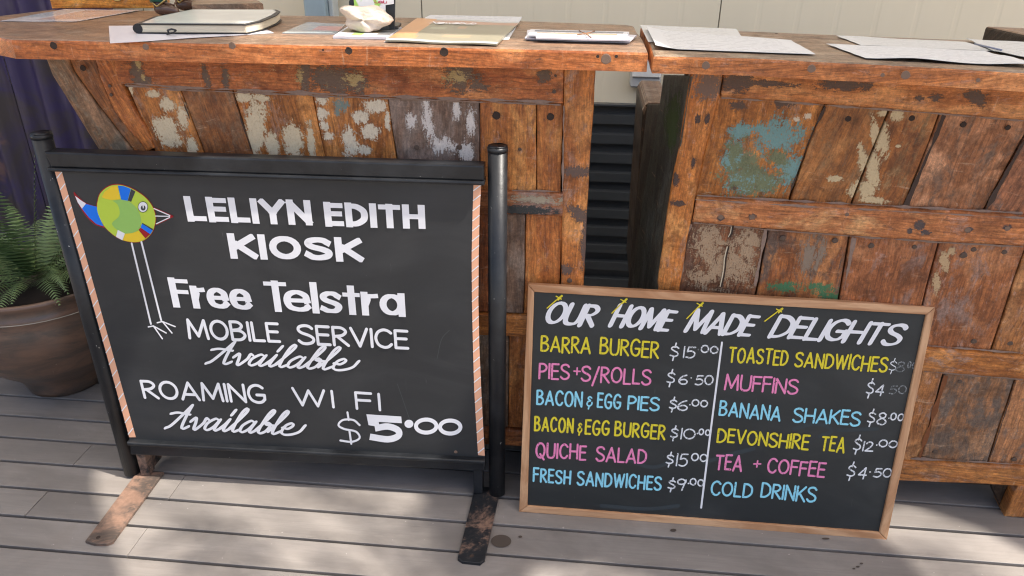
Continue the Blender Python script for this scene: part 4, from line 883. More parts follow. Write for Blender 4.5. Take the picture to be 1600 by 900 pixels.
#==================================================================== KIOSK SIGNBOARD
SG = Plane((-.634, 1.447, 0), (math.cos(R(1.5)), math.sin(R(1.5)), 0), (0, 0, 1))
sg = thing('signboard', (-.634, 1.44, 0), 'black framed kiosk signboard with a colourful bird and white lettering, on two flat feet', 'sign')
SGC = Plane(SG.o-SG.n*(-.004), SG.h, SG.v)
def post(x0px, x1px, ybot):
    P = SG.P((x0px+x1px)/2, ybot); return P
pr = .0204
PLa = SG.P(206, 750)+SG.n*(-.012); PRa = SG.P(776, 779)+SG.n*(-.012)
hL = SG.pu(57, 222)[1]; hR = SG.pu(774, 241)[1]
for Pb, hh in ((PLa, .898), (PRa, .898)):
    b = Vector((Pb.x, Pb.y, .008))
    ps = tube('post', [b, b+Vector((0, 0, hh-.012))], pr, M_POST, sg, 24)
    tube('post_cap', [b+Vector((0, 0, hh-.0115)), b+Vector((0, 0, hh-.003)), b+Vector((0, 0, hh)), b+Vector((0, 0, hh-.004)), b+Vector((0, 0, hh-.006))], [pr*1.035, pr*1.04, pr*.98, pr*.86, .002], M_POST, sg, 24)
def bar(name, px, d0, d1, mat=M_BAR, rim=.003):
    pl2 = Plane(SG.o+SG.n*d1, SG.h, SG.v)
    return slab(name, [SG.pu(*q) for q in px], pl2, d1-d0, mat, sg, rim=rim, wobble=.0003)
bar('top_bar', [(74, 235), (757, 256.5), (757, 280), (85, 259)], -.02, .012)
bar('top_lip', [(80, 259), (758, 280), (758, 286), (83, 264.5)], -.02, .018)
bar('bottom_bar', [(207, 686), (758, 715), (758, 731), (207, 706)], -.022, .012)
bar('bottom_lip', [(204, 684), (759, 713), (759, 718), (205, 689)], -.022, .020)
# panel: bowed right edge
pan = [(85, 262), (752, 284), (749, 330), (747.5, 400), (747, 470), (749, 560), (752, 620), (758, 714), (204, 687), (165, 545), (122, 392)]
pn = slab('sign_panel', [SG.pu(*q) for q in pan], Plane(SG.o+SG.n*.004, SG.h, SG.v), .012, M_SIGN, sg, rim=.0008, wobble=0)
SP = Plane(SG.o+SG.n*.0042, SG.h, SG.v)
# candy striped tape down both sides
def tape(left, right):
    n = len(left)
    vs = []; u2 = []
    o = shape('edge_tape', left+right[::-1], SP, P_ORANGE, sg, .0005)
    return o
Lt = [(85, 265), (122, 392), (163, 540), (202, 683)]; Lr = [(96, 265), (132, 392), (173, 540), (212.5, 683)]
Rl = [(740, 286), (738.5, 330), (737, 400), (737.5, 470), (739, 540), (741, 610), (747, 711)]; Rr_ = [(752, 286), (749.5, 330), (748, 400), (747.5, 470), (749, 540), (752, 610), (757.5, 712)]
tape(Lt, Lr); tape(Rl, Rr_)
def lerp_path(P, s):
    y = P[0][1]+(P[-1][1]-P[0][1])*s
    for a, b in zip(P[:-1], P[1:]):
        if a[1] <= y <= b[1]: f = (y-a[1])/(b[1]-a[1]); return (a[0]+(b[0]-a[0])*f, y)
    return P[-1]
stripes = []
for P1, P2_, n, dy in ((Lt, Lr, 23, -.018), (Rl, Rr_, 27, -.016)):
    st = []
    for k in range(n):
        s = (k+.6)/n; a = lerp_path(P1, min(1, s+.006)); b = lerp_path(P2_, max(0, s+dy))
        st.append(ribbon([a, b], 1.7, 'butt'))
    emit('tape_stripes', st, lambda x, y: (x, y), SP, P_WHITE, sg, .0007)['kind'] = 'stuff'
# bolt at the bottom right of panel
bolt(712, 706, 3, SP, sg, 'plug', .0006); 
# bird
def z6(pts, sx=190/1315, sy=130/900): return [(100+x*sx, 270+y*sy) for x, y in pts]
body = cat([(360, 335), (385, 240), (440, 175), (520, 135), (610, 130), (700, 155), (790, 200), (880, 265), (950, 350), (985, 440), (990, 520), (965, 620), (915, 690), (850, 735), (770, 750), (690, 740), (590, 705), (510, 650), (440, 580), (390, 490), (362, 410), (360, 335)], 4)
def bs(name, pts, mat, lift): return shape(name, z6(pts), SP, mat, sg, lift)
bs('bird_outline', [((x-675)*1.022+675, (y-440)*1.025+438) for x, y in body], P_RED, .0005)
bs('bird_body', body[:-1], P_LIME, .0007)
# tail
tail_o = cat([(112, 205), (150, 250), (230, 320), (310, 352), (362, 362)], 4)+[(440, 590)]+cat([(440, 595), (340, 560), (250, 480), (180, 380), (125, 270), (105, 215)], 4)
bs('bird_tail_outline', tail_o, P_RED, .00045)
bs('bird_tail', [(240, 335), (300, 352), (358, 366), (372, 440), (400, 515), (430, 578), (350, 553), (270, 482), (195, 385)], P_BL, .00062)
bs('bird_tail_tip', [(122, 248), (180, 293), (240, 332), (196, 386), (150, 320)], P_WHITE, .00064)
bs('bird_patch', [(440, 205), (520, 145), (583, 137), (612, 285), (520, 293), (450, 280), (412, 262)], P_YE, .0009)
bs('bird_patch', [(585, 137), (650, 143), (725, 172), (690, 300), (620, 288)], P_BL, .0009)
bs('bird_patch', [(728, 174), (775, 200), (728, 312), (692, 300)], P_DK, .0009)
bs('bird_belly', cat([(525, 300), (620, 290), (710, 312), (790, 385), (830, 470), (835, 560), (800, 620), (720, 655), (650, 650), (570, 610), (520, 545), (590, 480), (605, 420), (580, 340), (525, 300)], 3)[:-1], P_LG, .0010)
bs('bird_patch', [(585, 615), (662, 655), (635, 728), (565, 690)], P_WHITE, .0012)
bs('bird_patch', [(662, 658), (740, 650), (808, 626), (880, 705), (830, 738), (760, 748), (690, 740), (638, 727)], P_YE, .0012)
bs('bird_patch', [(808, 615), (832, 592), (935, 662), (885, 708)], P_RED, .00125)
bs('bird_patch', [(832, 590), (846, 548), (962, 622), (935, 662)], P_BL, .0013)
bs('bird_patch', [(846, 546), (852, 540), (966, 606), (962, 622)], P_DK, .0013)
def circ(cx, cy, r, n=24, k=1.1): return [(cx+r*math.cos(2*math.pi*i/n), cy+r*k*math.sin(2*math.pi*i/n)) for i in range(n)]
bs('bird_eye', circ(857, 367, 55), P_DK, .0014); bs('bird_eye', circ(857, 367, 49), P_WHITE, .0015); bs('bird_eye', circ(860, 377, 26), P_DK, .0016); bs('bird_eye', [(852, 345), (868, 345), (866, 380), (858, 385)], P_WHITE, .0017)
for pts_ in ([(975, 385), (1160, 466)], [(990, 466), (1160, 470)], [(1000, 550), (1160, 474)]): trace('bird_beak', [z6(pts_)], 1.6, SP, P_WHITE, sg, lift=.0009)
for pts_ in ([(975, 376), (1172, 462)], [(1000, 562), (1180, 474)]): trace('bird_beak', [z6(pts_)], 1.1, SP, P_RED, sg, lift=.0007)
bs('bird_beak', [(1150, 458), (1188, 464), (1148, 492)], P_RED, .001)
trace('bird_leg', [[(206, 380), (236, 506)]], 2.8, SP, P_WHITE, sg); trace('bird_leg', [[(221, 377), (252, 500)]], 2.8, SP, P_WHITE, sg)
trace('bird_foot', [[(232, 510.5), (240, 509)], [(240, 509), (254, 529)], [(240, 509), (260, 520)]], 2, SP, P_WHITE, sg, lift=.0008)
trace('bird_foot', [[(246, 504), (254, 502)], [(254, 502), (269, 520)], [(254, 502), (274, 510)]], 2, SP, P_WHITE, sg, lift=.0009)
# words
GH = dict(G)
GH['e'] = (.50, [[(.02, .36), (.48, .36)], cat([(.49, .38), (.45, .58), (.26, .70), (.07, .60), (0, .35), (.07, .09), (.27, 0), (.42, .03), (.49, .10)])])
GH['s'] = (.40, [cat([(.38, .60), (.28, .69), (.14, .69), (.03, .58), (.08, .43), (.30, .30), (.39, .17), (.30, .01), (.12, 0), (.01, .07)])])
GH['t'] = (.26, [[(.13, .92), (.13, 0)], [(0, .68), (.26, .68)]])
GH['r'] = (.26, [[(0, 0), (0, .69)], cat([(.05, .44), (.11, .63), (.26, .665)])])
GH['a'] = (.46, [ell(.22, .345, .22, .345), [(.46, .69), (.46, 0)]])
def WS(*a, **k): return word(*a, SP, P_WHITE, sg, **k)
hvw = lambda d, s: .74+.30*abs(d.y)
hv = dict(cap='square', clip=True, gap=3.2, wfun=hvw)
WS('LELIYN', (294, 346), (489, 352), 40, 39.5, 10.4, **hv); WS('EDITH', (509, 354), (665, 357.5), 39, 37.5, 10.4, **hv)
WS('KIOSK', (361, 404), (567.5, 409.5), 40, 38, 11, gap=5, cap='square', clip=True, wfun=hvw)
hvt = lambda d, s: .60+.46*abs(d.y)
WS('Free', (271.5, 480), (396, 486), 47, 47, 10.4, cap='square', gap=1.4, wfun=hvt, font=GH); WS('T', (418, 486.5), (453, 487.8), 49, 49, 10.4, cap='square', wfun=hvt); WS('elstra', (446, 487.6), (634, 495), 49, 49, 10.4, cap='square', gap=1.6, wfun=hvt, font=GH)
WS('MOBILE', (295, 530), (440, 535.5), 33, 32, 4.6, gap=2); WS('SERVICE', (466, 538.5), (640, 546), 33, 31, 4.6, gap=2)
WS('ROAMING', (225, 623), (418, 631), 30, 31, 4.4, gap=2); WS('WI', (459, 634), (523.5, 638), 30, 29, 4.2, gap=8); WS('FI', (556, 640), (596, 642.5), 29, 29, 4.2, gap=8)
nib = lambda d, s: .62+.75*abs(d.x*.35+d.y*.9)
word('AvailablE', (326, 569), (560, 581), 37, 38, 4.0, SP, P_WHITE, sg, font=SCRIPT, slant=.72, gap=-4.0, wfun=nib)
word('AvailablE', (262, 670), (476, 682), 39, 39, 4.0, SP, P_WHITE, sg, font=SCRIPT, slant=.72, gap=-4.0, wfun=nib)
trace('lettering', [cat([(562, 664), (552, 656), (536, 656), (529, 664), (538, 670), (556, 674), (562, 684), (550, 690), (532, 688)], 5), [(543, 644), (545, 656)], [(546, 672), (549, 693)]], 3.2, SP, P_WHITE, sg)
shape('lettering', [(572.5, 647), (627, 650.5), (628, 661), (592, 659), (593, 667), (576, 664)], SP, P_WHITE, sg, .0007)
trace('lettering', [cat([(586, 669), (606, 666), (622, 672), (622, 681), (606, 686), (578, 682)], 5)], 10, SP, P_WHITE, sg, cap='butt', lift=.0009)
shape('lettering', [(639+7*math.cos(k*.4), 662+6.4*math.sin(k*.4)) for k in range(16)], SP, P_WHITE, sg, .0007)
for cx, cy in ((666, 665.5), (703.5, 667)): trace('lettering', [[(cx+16*math.cos(2*math.pi*k/26), cy+10.2*math.sin(2*math.pi*k/26)) for k in range(27)]], 6.2, SP, P_WHITE, sg)
# faint chalk smudge strokes
for q in ([(515, 520), (560, 517), (590, 523)], [(621, 600), (628, 620), (640, 655)], [(683, 560), (690, 530), (702, 516)]): trace('chalk_smear', [cat(q, 5)], 1.1, SP, P_CHALKED, sg, lift=.0003)
# stub legs, gussets and feet
for xa, foot, mt, s_ in ((PLa.x+.042, [(197, 758), (240, 757.5), (176, 846), (166, 849.5), (146, 849), (133, 845)], M_FOOT, 1), (PRa.x-.047, [(738, 781), (779, 783), (757, 874), (750, 880), (722, 877), (715, 872)], M_FOOTD, -1)):
    yb_ = PLa.y if s_ > 0 else PRa.y
    box('stub_leg', (xa-.0115, yb_-.014, .009), (xa+.0115, yb_+.016, .115), M_GUSSET if s_ > 0 else M_BAR, sg, .002)
    vs = [(xa+.013*0+(-.003 if s_ < 0 else .002), yb_+.017, .112), (xa, yb_+.13, .112), (xa, yb_+.06, .01), (xa, yb_+.017, .01)]
    vs = [(xa, b, c) for a, b, c in vs]; vs += [(xa+.005, b, c) for a, b, c in vs]
    mesh('gusset', vs, [(0, 1, 2, 3), (7, 6, 5, 4), (0, 4, 5, 1), (1, 5, 6, 2), (2, 6, 7, 3), (3, 7, 4, 0)], M_GUSSET, sg)
    F_ = flat(.0082); pts_ = [F_.pu(*q) for q in foot]; 
    pts_[0] = (pts_[0][0], pts_[0][1]+.05); pts_[1] = (pts_[1][0], pts_[1][1]+.05)
    slab('foot', pts_, F_, .0075, mt, sg, rim=.0012, wobble=.0006)
    hx, hy = (153.5, 839.5) if s_ > 0 else (737, 868.5)
    bolt(hx, hy, 3.2, F_, sg, 'hole', .0003)

#==================================================================== MENU CHALKBOARD
ml = R(9); MO = Vector((-.103, 1.414, .0012))
MB = Plane(MO, (1, .001, 0), (0, math.sin(ml), math.cos(ml)))
mb = thing('menu_chalkboard', (.33, 1.42, 0), 'pine framed menu chalkboard with coloured handwriting, leaning on the counters', 'chalkboard')
t = NT('pine_frame'); g = t.uv('grain'); f1 = t.noise(t.mapv(g, (5, 120, 1)), 1, 5, .65, .5); f2 = t.noise(t.mapv(g, (3, 22, 1)), 1, 4, .6, 1.5); f3 = t.noise(t.obj(), 14, 5, .65)
col = t.mix(t.step(f2, .35, .65), (.40, .20, .095), (.60, .36, .20)); col = t.mix(t.math('MULTIPLY', t.step(f1, .5, .75), .5), col, (.30, .13, .06)); col = t.mix(t.math('MULTIPLY', t.step(f3, .6, .75), .4), col, (.25, .16, .11))
M_PINE = t.done(col, .5, t.bump(f1, .25, .001))
FO = [(825, 444.5), (1462, 480), (1386, 844), (811, 800)]; fo = [Vector(MB.pu(*q)) for q in FO]
FI = [(834.5, 456.5), (1448, 492), (1374.5, 832.5), (824, 791)]; fi = [Vector(MB.pu(*q)) for q in FI]
tl, tr, br_, bl2 = fo; itl, itr, ibr, ibl = fi
for a, b, c, d in ((tl, tr, itr, itl), (tr, br_, ibr, itr), (br_, bl2, ibl, ibr), (bl2, tl, itl, ibl)):
    gdir = (b-a).normalized(); sh = gdir*.0004
    slab('frame_rail', [a+sh, b-sh, c-sh, d+sh], Plane(MB.o-MB.n*0, MB.h, MB.v), .016, M_PINE, mb, rim=.0018, wobble=.0003, grain=gdir)
BP_ = Plane(MB.o-MB.n*.006, MB.h, MB.v)
slab('chalk_panel', [itl+Vector((-.004, .004)), itr+Vector((.004, .004)), ibr+Vector((.004, -.004)), ibl+Vector((-.004, -.004))], BP_, .005, M_CHALK, mb, rim=.0005, wobble=0)
def WM(txt, A, B, hA, hB, t, mat, **k):
    k.setdefault('gap', 1.1); k.setdefault('jit', .035); return word(txt, A, B, hA, hB, t, BP_, mat, mb, **k)
brush = lambda d, s: .72+.5*abs(d.x*.25-d.y*.95)-.12*s
HD = dict(slant=.42, gap=-1.2, wfun=brush, jit=.03)
WM('OUR', (846, 507), (926, 512), 37, 36, 6.3, P_WHITE, **HD); WM('HOME', (949, 511), (1045, 518.5), 37, 35, 6.3, P_WHITE, **HD)
WM('MADE', (1067, 519), (1172, 527), 37, 35, 6.3, P_WHITE, **HD); WM('DELIGHTS', (1198, 528), (1402, 541), 37, 36, 6.3, P_WHITE, **HD)
for (a, b), (c, d) in (((878, 461), (855, 481)), ((979, 466), (956, 489)), ((1098, 472), (1073, 497.5)), ((1222, 481), (1194, 502))):
    trace('sparkle_mark', [[(a, b), (c, d)], [(a-9, b+1.5), (a-1, b+6)], [(a-6, b+7.5), (a+1, b+1)]], 1.8, BP_, P_YEL, mb, lift=.0016)
y_, p2_, b2_ = P_YEL, P_PINK, P_BLUE; TS = 3.2
WM('BARRA', (844, 550), (923, 554), 26, 28, TS, y_); WM('BURGER', (936, 554), (1029, 560), 27, 27, TS, y_)
WM('PIES', (841, 592), (890, 594), 26, 26, TS, p2_); WM('+', (895, 592), (907, 592.5), 26, 26, 2.4, p2_); WM('S/ROLLS', (907, 597), (1017, 602), 26, 25, TS, p2_)
WM('BACON', (837.5, 632), (910, 636.5), 24, 25, TS, b2_); WM('&', (915, 637), (926, 638), 24, 24, 2.4, b2_); WM('EGG', (932, 637), (970, 640), 24, 24, TS, b2_); WM('PIES', (979.5, 640), (1030, 643), 23, 23, TS, b2_)
WM('BACON', (834, 673), (896, 677), 24, 24, TS, y_); WM('&', (901, 678), (910, 679), 23, 23, 2.4, y_); WM('EGG', (913, 679), (952, 681), 24, 24, TS, y_); WM('BURGER', (959, 682), (1039, 687), 24, 24, TS, y_)
WM('QUICHE', (836, 716), (916, 719), 26, 24, TS, p2_); WM('SALAD', (930, 720.5), (1010, 725), 24, 24, TS, p2_)
WM('FRESH', (832, 753), (892, 757), 23, 23, TS, b2_); WM('SANDWICHES', (900.5, 758), (1033, 766.5), 23, 23, TS, b2_)
WM('TOASTED', (1137, 566), (1230, 572), 25, 25, TS, y_); WM('SANDWICHES', (1240, 573), (1385, 582), 24, 25, TS, y_)
WM('MUFFINS', (1130.5, 610), (1246, 616), 26, 25, TS, p2_)
WM('BANANA', (1122, 650), (1219, 658), 24, 24, TS, b2_); WM('SHAKES', (1237, 660), (1343, 666), 24, 24, TS, b2_)
WM('DEVONSHIRE', (1119, 691), (1263, 703), 23, 24, TS, y_); WM('TEA', (1281, 704), (1319, 708), 24, 25, TS, y_)
WM('TEA', (1116, 734), (1159, 737), 25, 26, TS, p2_); WM('+', (1175, 736), (1188, 736), 24, 24, 2.4, p2_); WM('COFFEE', (1197, 739), (1288, 747), 24, 25, TS, p2_)
WM('COLD', (1109, 774), (1175, 778), 24, 24, TS, b2_); WM('DRINKS', (1187, 778), (1274, 786), 24, 25, TS, b2_)
def price(parts, mat=P_CHW, t=2.3):
    for txt, A, B, h in parts: WM(txt, A, B, h, h, t, mat, gap=1.0, jit=.03)
price([('$', (1045, 559), (1060, 560), 22), ('15', (1066, 559), (1086, 560), 19), ('.', (1089, 555), (1091, 555), 17), ('oo', (1093, 559), (1121, 560.5), 22)])
price([('$', (1040, 600), (1054, 601), 22), ('6', (1059, 601), (1074, 602), 17), ('.', (1078, 599), (1080, 599), 17), ('50', (1085, 602), (1114, 603), 17)])
price([('$', (1044, 640), (1057, 641), 19), ('6', (1057, 642), (1074, 643), 18), ('.', (1076, 641), (1078, 641), 17), ('oo', (1079, 642), (1105, 643), 20)])
price([('$', (1046, 685), (1059, 686), 19), ('10', (1062, 686), (1086, 687.5), 18), ('.', (1088, 686), (1089, 686), 17), ('oo', (1090, 686), (1109, 687), 18)])
price([('$', (1039, 726), (1052, 727), 19), ('15', (1055, 728), (1074, 729), 21), ('oo', (1078, 728), (1104, 729), 22)])
price([('$', (1042, 765), (1055, 766), 18), ('9', (1056, 764), (1072, 765), 18), ('.', (1074, 764), (1075, 764), 17), ('oo', (1076, 765), (1099, 767), 20)])
price([('$', (1387, 580), (1399, 581), 19)], P_CHW, 1.5); price([('8', (1398, 581.5), (1413, 582), 17), ('oo', (1415, 582), (1429, 583), 19)], P_FAINT, 2)
price([('$', (1351, 617), (1364, 618), 24), ('4', (1366, 618), (1380, 619), 18)]); price([('50', (1388, 616), (1415, 617), 15)], P_FAINT, 2)
price([('$', (1353, 662), (1366, 663), 22), ('8', (1368, 664), (1384, 665), 20), ('.', (1386, 662), (1388, 662), 17), ('oo', (1388, 664), (1410, 665), 21)])
price([('$', (1331, 705), (1344, 706), 24), ('12', (1346, 705), (1364, 706), 17), ('.', (1367, 704), (1369, 704), 17), ('oo', (1370, 706), (1400, 707), 21)])
price([('$', (1321, 746), (1335, 747), 23), ('4', (1339, 748), (1353, 749), 19), ('.', (1357, 746), (1358, 746), 17), ('50', (1363, 746), (1392, 747.5), 16)])
trace('divider_line', [[(1128, 535), (1112, 660), (1095.5, 793)]], 3.0, BP_, P_WHITE, mb)
for pts_ in ([(1240, 670), (1275, 662), (1300, 672), (1280, 682)], [(1130, 712), (1180, 700), (1100, 722)], [(980, 718), (1020, 730), (1060, 716)], [(1310, 672), (1370, 670)], [(940, 790), (1010, 795), (1060, 790)]):
    trace('chalk_smear', [cat(pts_, 6)], 6, BP_, simple('rubbed_chalk', (.034, .042, .046), .7), mb, lift=.0003)

#==================================================================== POT AND FERN
PC = Vector((-1.565, 1.85, .001))
t = NT('glazed_clay'); v = t.obj(); n = t.noise(t.mapv(v, (6, 6, 22)), 1, 6, .7, .7); n2 = t.noise(t.mapv(v, (3, 3, 6)), 1, 4, .6, .4); n3 = t.noise(v, 110, 2, .5)
col = t.mix(t.step(n, .35, .68), (.075, .056, .044), (.185, .105, .068)); col = t.mix(t.math('MULTIPLY', t.step(n2, .5, .7), .45), col, (.11, .095, .085)); col = t.mix(t.math('MULTIPLY', t.step(n3, .76, .78), .7), col, (.5, .42, .34))
M_POT = t.done(col, t.math('MULTIPLY_ADD', n2, .25, .2), t.bump(n, .3, .003), Specular_IOR_Level=.55)
pot = thing('plant_pot', PC, 'large brown glazed clay pot standing left of the signboard, holding a fern', 'pot')
prof = [(.095, .0), (.108, .004), (.112, .02), (.128, .06), (.172, .10), (.215, .15), (.242, .21), (.25, .25), (.247, .29), (.240, .318), (.243, .324), (.238, .33), (.234, .35), (.240, .362), (.241, .37), (.232, .374), (.222, .368), (.212, .35), (.208, .33)]
lathe('pot_body', prof, PC, M_POT, pot)
M_SOIL = simple('dark_soil', (.03, .022, .016), .95, .4, 60, bump=.8); lathe('soil', [(.199, .335), (.1, .352), (.01, .355)], PC, M_SOIL, pot, 32)
ring = [(PC.x+.2425*math.cos(a*math.pi/24), PC.y+.2425*math.sin(a*math.pi/24), .3225) for a in range(49)]
M_STRING = simple('pale_cord', (.42, .37, .30), .7); tube('cord', ring, .0014, M_STRING, pot, 6)
t = NT('fern_leaf'); v = t.obj(); n = t.noise(v, 8, 4, .6); t2 = t.noise(v, 60, 3, .6)
col = t.mix(t.step(n, .35, .7), (.065, .12, .04), (.19, .28, .10)); col = t.mix(t.math('MULTIPLY', t.rnd(), .45), col, (.20, .26, .13))
M_FERN = t.done(col, .55, t.bump(t2, .3, .001), Subsurface_Weight=.0); M_STEMF = simple('fern_stem', (.10, .12, .04), .6)
fern = thing('fern', PC+Vector((0, 0, .35)), 'green fern with feathery arching fronds growing in the brown pot', 'fern')
rg = random.Random(3)
def frond(base, az, L, lift, droop, wdt):
    pts = []; d = Vector((math.cos(az)*math.cos(lift), math.sin(az)*math.cos(lift), math.sin(lift))); p = Vector(base); N = 26
    for i in range(N+1):
        pts.append(p.copy()); p = p+d*(L/N); d = (d+Vector((0, 0, -droop/N*(.4+1.6*i/N)))).normalized()
    vs, fs = [], []
    for i in range(3, N+1):
        s = i/N; t_ = (pts[i]-pts[i-1]).normalized(); sd = t_.cross(Vector((0, 0, 1)))
        if sd.length < .1: sd = Vector((1, 0, 0))
        sd.normalize(); up_ = sd.cross(t_); w = wdt*(math.sin(math.pi*min(1, (s*.93+.07)))**.7)*(1.12-s*.75)
        for sg_ in (-1, 1):
            for sub in (0,):
                o = pts[i]-t_*(L/N)*sub; dr = (sd*sg_+t_*.35+up_*(.12-.25*s)+Vector((0, 0, -.25))*rg.uniform(.3, 1)).normalized(); ww = w*rg.uniform(.85, 1.1); hw = L/N*.27
                K = 4; i0 = len(vs)
                for k in range(K+1):
                    f = k/K; c = o+dr*ww*f+Vector((0, 0, -.18*ww*f*f))+t_*ww*.12*f*f; tw = hw*(1-.85*f)*(1+.25*(k % 2))
                    vs.append(c+t_*tw); vs.append(c-t_*tw)
                for k in range(K): fs.append((i0+2*k, i0+2*k+1, i0+2*k+3, i0+2*k+2))
    o = mesh('frond', vs, fs, M_FERN, fern); 
    i0 = len(vs)
    st = tube('frond_stem', pts[::3], [.0022*(1-.7*k/(len(pts[::3])-1)) for k in range(len(pts[::3]))], M_STEMF, o, 5)
for k in range(58):
    az = rg.uniform(0, 2*math.pi); lf = rg.uniform(.25, 1.25); L = rg.uniform(.2, .34)
    if k < 9: az = R(-90+rg.uniform(-70, 80)); lf = rg.uniform(.85, 1.4); L = rg.uniform(.34, .42)
    b = PC+Vector((math.cos(az)*.06*rg.random(), math.sin(az)*.06*rg.random(), .35))
    frond(b, az, L, lf, rg.uniform(.9, 2.0), rg.uniform(.038, .052))
# one tall frond as in the photo
frond(PC+Vector((.03, -.05, .35)), R(30), .40, 1.38, .3, .055)
frond(PC+Vector((.0, -.1, .35)), R(-60), .30, 1.1, .9, .05)

#==================================================================== THINGS ON THE COUNTERS
def sheet(name, px, z, th, mat, parent=None, amp=.0015, nu=14, nv=8, curl=None, seed=0, label=None, cat_=None, sol=True):
    """paper: four traced corners (front-left, front-right, back-right, back-left) lying at height z"""
    c = [gp(x, y, z) for x, y in px]; vs = []; uv = []
    for j in range(nv+1):
        for i in range(nu+1):
            a, b = i/nu, j/nv; p = c[0].lerp(c[1], a).lerp(c[3].lerp(c[2], a), b)
            dz = amp*max(0, .5+wob(a*3+seed, b*3, seed))+.0002
            if curl: dz += curl(a, b)
            vs.append((p.x, p.y, z+dz)); uv.append((a, b))
    n = len(vs); vs2 = vs+[(x, y, zz-th) for x, y, zz in vs]; W = nu+1
    fs = [(j*W+i, j*W+i+1, (j+1)*W+i+1, (j+1)*W+i) for j in range(nv) for i in range(nu)]
    fs += [tuple(n+k for k in reversed(f)) for f in fs]
    per = [i for i in range(W)]+[j*W+nu for j in range(1, nv+1)]+[nv*W+i for i in range(nu-1, -1, -1)]+[j*W for j in range(nv-1, 0, -1)]
    fs += [(per[k], n+per[k], n+per[(k+1) % len(per)], per[(k+1) % len(per)]) for k in range(len(per))]
    o = mesh(name, vs2, fs, mat, parent, uvs=uv+uv, smooth=False)
    if label: tag(o, label, cat_)
    return o
def printed(name, base, ink, rows=16, dens=.5, rough=.6, bands=(), spec=.3, x0=.1, x1=.9):
    t = NT(name); g = t.uv('grain'); sep = t.n('SeparateXYZ'); t.L(g, sep.inputs[0]); u, v_ = sep.outputs[0], sep.outputs[1]
    row = t.math('FRACT', t.math('MULTIPLY', v_, float(rows))); line = t.math('MULTIPLY', t.math('GREATER_THAN', row, .35), t.math('LESS_THAN', row, .7))
    wd_ = t.step(t.noise(t.mapv(g, (34, rows*1.0, 1)), 1, 3, .6), .47-dens*.1, .52); inx = t.math('MULTIPLY', t.math('GREATER_THAN', u, x0), t.math('LESS_THAN', u, x1))
    col = base
    for (u0, u1, v0, v1, c) in bands:
        mk = t.math('MULTIPLY', t.math('MULTIPLY', t.math('GREATER_THAN', u, u0), t.math('LESS_THAN', u, u1)), t.math('MULTIPLY', t.math('GREATER_THAN', v_, v0), t.math('LESS_THAN', v_, v1)))
        col = t.mix(mk, col, c)
    if ink is not None: col = t.mix(t.math('MULTIPLY', t.math('MULTIPLY', t.math('MULTIPLY', line, wd_), inx), dens), col, ink)
    n = t.noise(t.obj(), 12, 4, .6)
    if not hasattr(col, 'is_output'): col = t.mix(0., col, col)
    col = t.mix(t.math('MULTIPLY', n, .18), col, (.45, .42, .38))
    return t.done(col, rough, Specular_IOR_Level=spec)
PAP = (.70, .70, .70)
M_PR1 = printed('printed_page', (.55, .56, .57), (.24, .24, .26), 12, .4); M_PR2 = printed('printed_page_b', (.51, .515, .51), (.25, .25, .25), 9, .35)
M_SLEEVE = printed('paper_in_sleeve', (.60, .57, .58), (.35, .3, .3), 10, .4, .15, [(0.35, .95, .15, .9, (.52, .38, .33)), (.0, .3, .3, .9, (.42, .45, .48))], .7)
M_WPAPER = simple('plain_white_paper', (.58, .57, .62), .35, .05, spec=.5)
sheet('plastic_sleeve', [(-4, 33.8), (119, 33.8), (222, 15.8), (102, 14.6)], ZT+.0006, .0005, M_SLEEVE, amp=.001, label='clear plastic sleeve holding faded pink paper, at the left end of the left counter', cat_='plastic sleeve')
sheet('paper_sheet', [(172, 68), (428, 52), (400, 38), (170, 41)], ZT+.0006, .0005, M_WPAPER, amp=.0012, seed=2, label='white paper sheet sticking out underneath the black notebook', cat_='paper')
# notebook
NZ = ZT+.0035; nbk = thing('notebook', gp(320, 45, NZ), 'thick black covered notebook with cream pages lying on a white sheet', 'notebook')
M_COVER = simple('black_cover', (.02, .02, .024), .4); M_PAGES = None
t = NT('page_block'); v = t.obj(); n = t.noise(t.mapv(v, (6, 6, 900)), 1, 3, .7); M_PAGES = t.done(t.mix(n, (.50, .43, .31), (.78, .71, .56)), .8, t.bump(n, .4, .001))
out_px = [(214, 51), (388, 51.5), (424, 43), (441, 31), (434, 24.8), (300, 24.5), (232, 38)]
zt_ = NZ+.0165
base_pts = [gp(x, y, NZ) for x, y in [(216, 51.2), (386, 52.2), (412, 46.5), (434, 36.5), (440, 30.5), (433, 27), (300, 27), (240, 40)]]
def slabz(name, pts, z0, z1, mat, parent, inset=0., shift=(0, 0), bev=.001):
    c = sum((Vector((p.x, p.y)) for p in pts), Vector((0, 0)))/len(pts); P_ = [Vector((p.x, p.y))+(c-Vector((p.x, p.y))).normalized()*inset+Vector(shift) for p in pts]
    n = len(P_); bm = bmesh.new(); v0 = [bm.verts.new((p.x, p.y, z0)) for p in P_]; v1 = [bm.verts.new((p.x, p.y, z1)) for p in P_]
    bm.faces.new(v1); bm.faces.new(v0[::-1])
    for i in range(n): bm.faces.new((v0[i], v0[(i+1) % n], v1[(i+1) % n], v1[i]))
    bmesh.ops.recalc_face_normals(bm, faces=bm.faces)
    if bev: bmesh.ops.bevel(bm, geom=bm.edges[:], offset=bev, segments=1, affect='EDGES')
    l = bm.loops.layers.uv.new('grain')
    for f in bm.faces:
        for lp_ in f.loops: lp_[l].uv = (lp_.vert.co.x, lp_.vert.co.y)
    me = bpy.data.meshes.new(name); bm.to_mesh(me); bm.free(); return link(name, me, mat, parent)
slabz('back_cover', base_pts, NZ-.002, NZ, M_COVER, nbk, bev=0)
